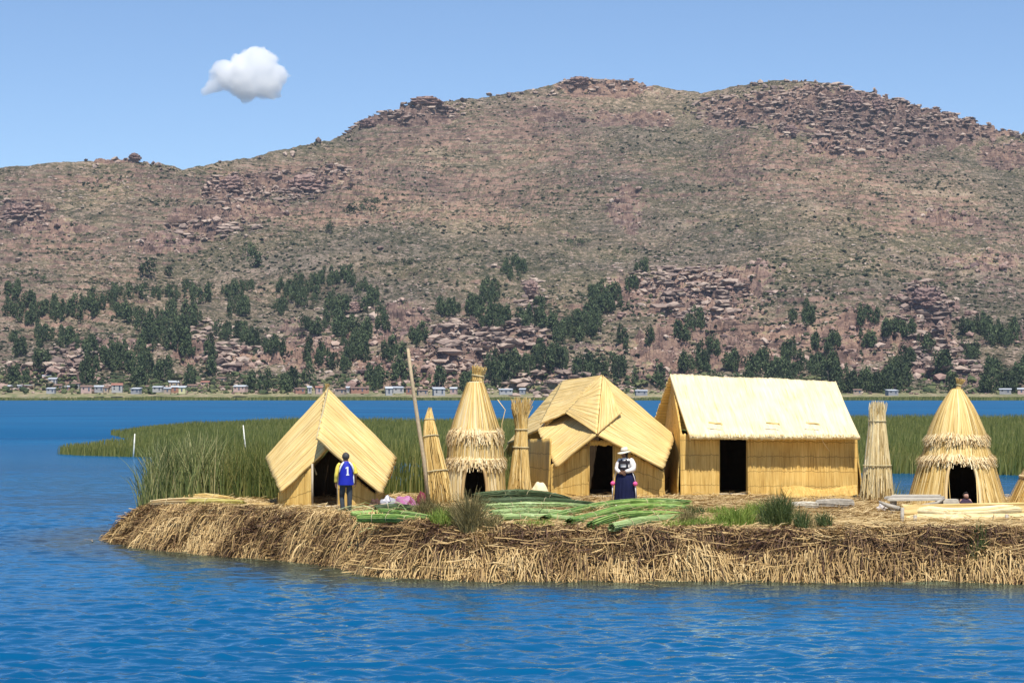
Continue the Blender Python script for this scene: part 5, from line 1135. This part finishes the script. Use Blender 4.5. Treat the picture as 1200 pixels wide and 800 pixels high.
lump('pink_cloth', 'heap of pink and magenta woven cloth behind the pile of green bundles', 'cloth', 477, 590, 61.9, 36, 15, stripes('pink_weave', (.36, .13, .25), (.42, .20, .33), (.20, .035, .10), .9), seed=8, group=GT, fold=.13, pointed=-.15)
lump('maroon_cloth', 'small maroon cloth bundle leaning on the prow-shaped reed bundle', 'cloth', 494, 590, 62.3, 13, 17, plain('maroon_cloth_weave', (.17, .03, .045), .9), seed=12, group=GT, fold=.1)
lump('dark_round_shape', 'black round shape in the yellow grass before the narrow conical hut', 'pot', 521, 613, 56.0, 13, 9, plain('shape_black', (.018, .018, .022), .45), fold=.03, seed=1)  # small black rounded form low in the grass
lump('dark_low_shape', 'dark blue-black shape in the dry grass tuft before the narrow conical hut', 'bag', 560, 615, 55.9, 20, 7, plain('shape_blue_black', (.016, .022, .045), .35), fold=.3, seed=4)  # flat blue-black form low in the grass
lump('reed_mound', 'smooth pale dome of bundled reeds at the foot of the ragged-topped bundle', 'reed mound', 632, 583, 66.6, 24, 21, m_fringe, fold=.08, seed=6)
lump('white_sack', 'whitish sack lying at the foot of the broad tapering bundle', 'sack', 1034, 598, 61.2, 16, 9, plain('white_sack_weave', (.66, .62, .60), .85), fold=.2, seed=7)

# ---------------------------------------------------------------- people
def skin_mesh(V, E, Rr, sub=2):
    me = bpy.data.meshes.new('tmp'); me.from_pydata([tuple(v) for v in V], E, [])
    o = bpy.data.objects.new('tmp', me); COL.objects.link(o)
    md = o.modifiers.new('s', 'SKIN'); md.use_smooth_shade = True
    sv = me.skin_vertices[0].data
    for i, r in enumerate(Rr): sv[i].radius = (r, r) if np.isscalar(r) else r
    sv[0].use_root = True
    s2 = o.modifiers.new('u', 'SUBSURF'); s2.levels = sub; s2.render_levels = sub
    dg = bpy.context.evaluated_depsgraph_get(); dg.update()
    m2 = bpy.data.meshes.new_from_object(o.evaluated_get(dg)); bpy.data.objects.remove(o); bpy.data.meshes.remove(me); return m2
class Rig:
    def __init__(s): s.V = []; s.E = []; s.R = []
    def add(s, p, r, par=None):
        s.V.append(np.array(p, float)); s.R.append(r)
        if par is not None: s.E.append((par, len(s.V) - 1))
        return len(s.V) - 1
    def chain(s, par, pts):
        for p, r in pts: par = s.add(p, r, par)
        return par
    def hand(s, w, wp, d, side, curl):
        """w wrist index; d pointing dir; side = thumb direction; curl = direction the fingers bend to"""
        d, side, curl = [np.array(x, float) / np.linalg.norm(x) for x in (d, side, curl)]
        pm = s.add(wp + d * .045, .024, w)
        for k, (o_, L) in enumerate(((.030, .070), (.010, .078), (-.010, .072), (-.029, .056))):
            b = s.add(wp + d * .088 + side * o_, .0105, pm); m = s.add(wp + d * (.088 + L * .5) + side * o_ * 1.1 + curl * .010, .009, b); s.add(wp + d * (.088 + L * .85) + side * o_ * 1.1 + curl * (.012 + L * .4), .0078, m)
        t1 = s.add(wp + d * .035 + side * .038, .012, pm); t2 = s.add(wp + d * .065 + side * .056 + curl * .01, .010, t1); s.add(wp + d * .090 + side * .055 + curl * .022, .009, t2)
    def mesh(s, mat, sub=2):
        m = skin_mesh(s.V, s.E, s.R, sub); m.materials.append(mat); return m
def head(rg, nk, c, f, up=(0, 0, 1), k=1.0):
    c = np.array(c, float); f = np.array(f, float) / np.linalg.norm(f); up = np.array(up, float); sd = np.cross(f, up)
    h0 = rg.add(c - up * .055 * k + f * .012, .066 * k, nk); h1 = rg.add(c + up * .01 * k, .088 * k, h0); rg.add(c + up * .065 * k - f * .008, .070 * k, h1)
    rg.add(c - up * .015 * k + f * .098 * k, .013, h1)      # nose
    for q in (-1, 1): rg.add(c + sd * q * .092 * k - up * .01, .016, h1)
    return c, f, sd, up
def facebits(c, f, sd, up, parent, k=1.0):
    mb = MB()
    for q in (-1, 1):
        e = c + f * .080 * k + sd * q * .032 * k + up * .012 * k; mb.add(IC1 * .010 + e, None, IF1)
    mb.build('eyes', plain('eye_white_dark', (.03, .02, .02), .3), parent)
    m = c + f * .086 * k - up * .048 * k; MB().tube([m - sd * .024, m + f * .004, m + sd * .024], .006, 5).build('mouth', plain('lips', (.30, .11, .09), .6), parent)
def loft(rings, n=28, fold=0, nf=9, seed=0):
    """rings: (cx, cy, z, rx, ry)"""
    a = np.linspace(0, 2 * np.pi, n, endpoint=False); v = []
    for i, (cx, cy, z, rx, ry) in enumerate(rings):
        k = 1 + fold * (i / len(rings)) * np.sin(a * nf + seed + .3 * i)
        v.append(np.stack([cx + rx * k * np.cos(a), cy + ry * k * np.sin(a), np.full(n, z)], 1))
    v = np.vstack(v); q = []
    for i in range(len(rings) - 1):
        for j in range(n): q.append([i * n + j, i * n + (j + 1) % n, (i + 1) * n + (j + 1) % n, (i + 1) * n + j])
    return v, q
def limb(mb, pts, rad, n=12):
    pts = np.array(pts, float); k = len(pts); tt = np.linspace(0, 1, 3 * k); t = np.linspace(0, 1, k)
    pp = np.stack([np.interp(tt, t, pts[:, i]) for i in range(3)], 1); pp[1:-1] = (pp[:-2] + 2 * pp[1:-1] + pp[2:]) / 4
    return mb.tube(pp, np.interp(tt, t, rad) * (1 + .05 * np.sin(tt * 22)), n)
m_skin = plain('brown_skin', (.22, .115, .070), .55, .08, 20); m_hairblack = plain('black_hair', (.022, .018, .017), .5, .3, 60)
def place(root, me, name):
    o = bpy.data.objects.new(name, me); link(o, root); return o
# -- the man
D = 59.6; X0 = gx(405.5, D); man = empty('person', (X0, D, float(gz(X0, D)) - .02), 'man seen from behind in a blue football shirt with yellow sleeves and number 1', 'person')
rg = Rig(); pv = rg.add((0, 0, .88), .11); ch = rg.chain(pv, [((0, 0, 1.02), .105), ((0, -.005, 1.18), .125), ((0, 0, 1.30), .115)]); nk = rg.chain(ch, [((0, .0, 1.40), .052)])
hc = head(rg, nk, (-.004, .025, 1.525), (-.12, 1, -.08))
for q in (-1, 1):
    sh = rg.chain(ch, [((q * .17, 0, 1.335), .058)])
    el = (q * .255, -.02, 1.08); wr_ = (q * .265, .05, .85) if q < 0 else (.27, .09, .875)
    w_ = rg.chain(sh, [((q * .22, -.01, 1.2), .046), (el, .038), (((el[0] + wr_[0]) / 2, (el[1] + wr_[1]) / 2, (el[2] + wr_[2]) / 2), .034), (wr_, .025)])
    rg.hand(w_, np.array(wr_), (.02 * q, .12, -1), (0, 1, .1), (-q, 0, 0))
    kn = (q * .095, .10 if q < 0 else .0, .48); an = (q * .085, .0 if q < 0 else -.03, .09)
    hp = rg.chain(pv, [((q * .09, 0, .84), .088), ((q * .095, .02, .66), .078), (kn, .058), (((kn[0] + an[0]) / 2, (kn[1] + an[1]) / 2 - .01, .30), .052), (an, .036)])
place(man, rg.mesh(m_skin), 'body'); facebits(*hc, man)
c, f, sd_, up = hc; hh = IC3 / np.linalg.norm(IC3, axis=1)[:, None]; d = 1 + .06 * fbm3(hh * 4, 3)
keep = (hh @ f) < .45; pv_ = hh * d[:, None] * [.100, .106, .108]; low_ = (hh[:, 2] < -.55); pv_[low_] *= .86
fk = np.array([t for t in IF3 if all(((hh[t] @ f) < .5) | (hh[t, 2] > .45)) and not all(hh[t, 2] < -.78)])
MB().add(pv_ + c + [0, -.008, .028], None, fk).build('hair', plain('short_dark_greying_hair', (.060, .055, .052), .6, .5, 70), man)
m_blue = plain('blue_shirt', (.012, .022, .36), .6, .15, 7); m_yel = plain('yellow_sleeve', (.80, .62, .10), .6, .1, 8); m_wht = plain('white_shirt_trim', (.80, .80, .78), .6, .05, 8)
v, q = loft([(0, 0, .80, .205, .165), (0, 0, .90, .202, .158), (0, 0, 1.02, .188, .142), (0, -.005, 1.18, .192, .140), (0, -.002, 1.29, .180, .125), (0, 0, 1.36, .135, .095), (0, .002, 1.405, .085, .075), (0, .006, 1.425, .066, .064)], 32, .02, 7)
v[:, 0] *= 1 + .02 * np.sin(v[:, 2] * 40)
shirt = MB().add(v, q).build('shirt', m_blue, man)
for q in (-1, 1):
    mb = MB(); e_ = (q * .262, -.02, 1.07)
    if q < 0: limb(mb, [(q * .150, 0, 1.36), (q * .205, 0, 1.30), (q * .235, -.01, 1.19), e_, (q * .27, .02, .96), (q * .27, .045, .875)], [.048, .058, .056, .051, .046, .041])
    else: limb(mb, [(q * .150, 0, 1.36), (q * .205, 0, 1.30), (q * .235, -.01, 1.19), (q * .258, -.018, 1.09)], [.048, .058, .060, .062])
    mb.build('sleeve', m_yel, shirt)
    limb(MB(), [(q * .07, -.072, 1.405), (q * .125, -.112, 1.345), (q * .172, -.105, 1.24), (q * .188, -.075, 1.14)], [.018, .026, .024, .012], 8).build('shoulder_band', m_wht, shirt)
limb(MB(), [(.196, -.02, 1.08), (.200, -.03, .96), (.205, -.02, .84)], [.012, .018, .014], 6).build('side_stripe', m_wht, shirt)
one = [(-.030, 1.055), (.050, 1.055), (.050, 1.085), (.032, 1.085), (.030, 1.285), (-.005, 1.285), (-.048, 1.255), (-.040, 1.225), (-.012, 1.238), (-.010, 1.085), (-.030, 1.085)]
bm = bmesh.new(); fv = [bm.verts.new((x + .012, -.1465, z)) for x, z in one]; fc = bm.faces.new(fv); ex = bmesh.ops.extrude_face_region(bm, geom=[fc]); bmesh.ops.translate(bm, vec=(0, .035, 0), verts=[e for e in ex['geom'] if isinstance(e, bmesh.types.BMVert)])
bmesh.ops.recalc_face_normals(bm, faces=bm.faces); me = bpy.data.meshes.new('shirt_number'); bm.to_mesh(me); bm.free(); me.materials.append(m_wht); place(shirt, me, 'shirt_number')
rg = Rig(); pv = rg.add((0, 0, .86), (.10, .10))
for q in (-1, 1): rg.chain(pv, [((q * .085, 0, .80), .092), ((q * .097, .02, .64), .088), ((q * .097, .10 if q < 0 else 0, .47), .074), ((q * .09, .04 if q < 0 else -.02, .28), .068), ((q * .085, .0 if q < 0 else -.03, .10), .064)])
place(man, rg.mesh(plain('dark_grey_trousers', (.040, .048, .058), .8, .35, 5)), 'trousers')
for q in (-1, 1):
    y0 = -.02 if q < 0 else -.045
    limb(MB(), [(q * .085, y0 - .03, .055), (q * .088, y0 + .07, .050), (q * .095, y0 + .19, .036)], [.045, .048, .032], 10).build('shoe', plain('black_shoe', (.02, .02, .022), .5), man)
man.rotation_euler = (0, 0, .22)
# -- the woman
D = 64.2; X0 = gx(733, D); wom = empty('person', (X0, D, float(gz(X0, D)) + .0), 'woman in a pale straw hat, white blouse, black vest and wide navy skirt', 'person')
rg = Rig(); pv = rg.add((0, 0, .86), .12); ch = rg.chain(pv, [((0, 0, 1.0), .10), ((0, 0, 1.12), .115), ((0, 0, 1.22), .105)]); nk = rg.chain(ch, [((0, 0, 1.31), .050)])
hc = head(rg, nk, (-.025, -.02, 1.42), (-.75, -.65, -.18), k=.96)
hands = []
for q in (-1, 1):
    sh = rg.chain(ch, [((q * .155, 0, 1.245), .052)]); el = np.array((q * .245, -.05, 1.0)) if q > 0 else np.array((-.205, -.10, 1.0)); wr_ = np.array((.055, -.225, .93)) if q > 0 else np.array((-.045, -.235, .90))
    w_ = rg.chain(sh, [((q * .20, -.02, 1.13), .045), (el, .040), ((el + wr_) / 2, .034), (wr_, .024)])
    rg.hand(w_, wr_, (-q * .9, -.1, -.25), (0, -.2, 1), (0, .9, -.3))
for q in (-1, 1): rg.chain(pv, [((q * .09, 0, .78), .09), ((q * .09, 0, .45), .062), ((q * .09, 0, .24), .052), ((q * .09, 0, .09), .036), ((q * .09 - .03, -.07, .04), .034), ((q * .09 - .05, -.14, .03), .024)])
place(wom, rg.mesh(m_skin), 'body'); facebits(*hc, wom, .96)
c, f, sd_, up = hc; pv_ = hh * [.096, .098, .10]; fk = np.array([t for t in IF3 if all((hh[t] @ f) < .35)])
hair = MB().add(pv_ + c - f * .012 + [0, 0, .012], None, fk); 
for q in (-1, 1): limb(hair, [c + sd_ * q * .07 - f * .05 - [0, 0, .05], c + sd_ * q * .10 - f * .05 - [0, 0, .16], c + sd_ * q * .13 - f * .08 - [0, 0, .32]], [.022, .018, .012], 7)
hair.build('hair', m_hairblack, wom)
hat = MB(); hb_ = c + np.array([0, 0, .055]); a = np.linspace(0, 2 * np.pi, 36, endpoint=False); v = []
for r_, z_ in ((.098, .0), (.175, -.030), (.188, -.038), (.175, -.022), (.100, .012), (.098, .05), (.090, .10), (.070, .125), (.0005, .13)):
    v.append(hb_ + np.stack([r_ * np.cos(a), r_ * np.sin(a) * .95, z_ + .02 * np.cos(2 * a) * (r_ > .15) + 0 * a], 1))
v = np.vstack(v); q = [[i * 36 + j, i * 36 + (j + 1) % 36, (i + 1) * 36 + (j + 1) % 36, (i + 1) * 36 + j] for i in range(8) for j in range(36)]
# tilt the brim down over the face
v[:, 2] += -(v - hb_)[:, 0] * -.14
hato = hat.add(v, q).build('hat', plain('pale_straw_hat', (.78, .70, .52), .75, .12, 40), wom)
aa = np.linspace(0, 2 * np.pi, 30); bnd = hb_ + np.stack([.1015 * np.cos(aa), .0985 * np.sin(aa), .028 + 0 * aa], 1); bnd[:, 2] += (bnd - hb_)[:, 0] * .14; MB().tube(bnd, .011, 5, cap=False).build('hat_band', plain('brown_ribbon', (.14, .08, .05), .7), hato)
v, q = loft([(0, 0, .93, .165, .130), (0, -.005, 1.02, .165, .135), (0, -.01, 1.14, .178, .145), (0, 0, 1.235, .172, .120), (0, 0, 1.285, .12, .09), (0, 0, 1.32, .065, .06)], 32, .03, 6)
blouse = MB().add(v, q).build('blouse', plain('white_blouse', (.78, .74, .70), .8, .08, 9), wom)
m_wb = plain('cream_sleeve', (.76, .70, .65), .8, .1, 9)
limb(MB(), [(.13, 0, 1.27), (.18, -.005, 1.22), (.225, -.03, 1.11), (.25, -.055, 1.0), (.16, -.15, .955), (.085, -.21, .94)], [.055, .078, .084, .076, .062, .040]).build('sleeve', m_wb, blouse)
limb(MB(), [(-.13, 0, 1.27), (-.165, -.02, 1.21), (-.195, -.06, 1.10), (-.21, -.10, 1.0), (-.13, -.18, .94), (-.07, -.22, .91)], [.055, .070, .070, .062, .052, .038]).build('sleeve', m_wb, blouse)
m_vest = plain('black_vest_cloth', (.022, .018, .022), .85)
v, q = loft([(0, -.01, .95, .180, .152), (0, -.012, 1.0, .180, .155), (0, -.012, 1.05, .178, .153)], 32); MB().add(v, q).build('waist_sash', m_vest, wom)
v, q = loft([(0, -.01, 1.145, .187, .158), (0, -.008, 1.19, .188, .152), (-.002, -.004, 1.235, .182, .137)], 32); MB().add(v, q).build('vest', m_vest, wom)
for q in (-1, 1): limb(MB(), [(q * .06, -.10, 1.27), (q * .11, -.145, 1.16), (q * .12, -.155, 1.03)], [.02, .028, .024], 8).build('vest_edge', m_vest, wom)
m_nav = plain('navy_skirt_wool', (.007, .010, .045), .85, .3, 4)
v, q = loft([(0, 0, .97, .160, .130), (0, 0, .92, .20, .165), (0, 0, .80, .265, .215), (0, 0, .60, .28, .235), (0, 0, .36, .29, .25), (0, 0, .12, .30, .26)], 72, .07, 17); MB().add(v, q).build('skirt', m_nav, wom)
m_pink = plain('bright_pink_wool', (.82, .12, .30), .9, .2, 30); m_cord = plain('white_cord', (.75, .72, .68), .8)
for q, xx in ((-1, -.315), (1, .325)):
    MB().tube([(q * .19, -.08, 1.02), (q * .28, -.09, .80), (xx, -.10, .66)], .010, 5).build('tassel_cord', m_cord, wom)
    t = MB(); w0 = np.array([xx, -.11, .60]); t.add((IC3 * (1 + .12 * fbm3(IC3 * 6, 2))[:, None]) * .062 + w0, None, IF3); po_ = t.build('pompom', m_pink, wom)
    MB().tube([w0, w0 + [q * .01, 0, -.2], w0 + [q * .02, .02, -.45]], [.02, .016, .012], 6).build('tassel_tail', m_cord, po_)
wom.rotation_euler = (0, 0, -.45); wom.scale = (1.08, 1.08, 1.03)
# -- somebody sitting in the doorway of the wide conical hut
D = 61.6; X0 = gx(1131, D); ch_ = empty('person', (X0, D, ZG - .08), 'dark-haired person sitting low in the doorway of the wide conical hut', 'person')
rg = Rig(); pv = rg.add((0, 0, .12), .10); c1 = rg.chain(pv, [((0, -.02, .25), .10), ((0, -.04, .34), .09)]); nk = rg.chain(c1, [((0, -.05, .40), .040)]); hc = head(rg, nk, (.01, -.08, .475), (.3, -1, -.1), k=.8)
for q in (-1, 1):
    w_ = rg.chain(c1, [((q * .12, -.04, .35), .04), ((q * .17, -.10, .22), .032), ((q * .10, -.22, .20), .022)]); rg.hand(w_, np.array((q * .10, -.22, .20)), (-q, -.4, 0), (0, 0, 1), (0, .6, -.5))
    rg.chain(pv, [((q * .10, -.06, .12), .07), ((q * .14, -.28, .22), .05), ((q * .12, -.36, .04), .034), ((q * .12, -.44, .03), .026)])
place(ch_, rg.mesh(plain('warm_skin', (.42, .24, .18), .55)), 'body'); facebits(*hc, ch_, .8)
c, f, sd_, up = hc; fk = np.array([t for t in IF3 if all((hh[t] @ f) < .30) or all(hh[t, 2] > .55)]); MB().add(hh * [.086, .086, .086] + c - f * .008 + [0, 0, .012], None, fk).build('hair', m_hairblack, ch_)
v, q = loft([(0, 0, .04, .22, .20), (0, -.02, .16, .21, .19), (0, -.03, .30, .19, .14), (0, -.045, .39, .075, .07)], 24, .04); MB().add(v, q).build('clothes', plain('dark_sweater', (.05, .03, .05), .9), ch_)
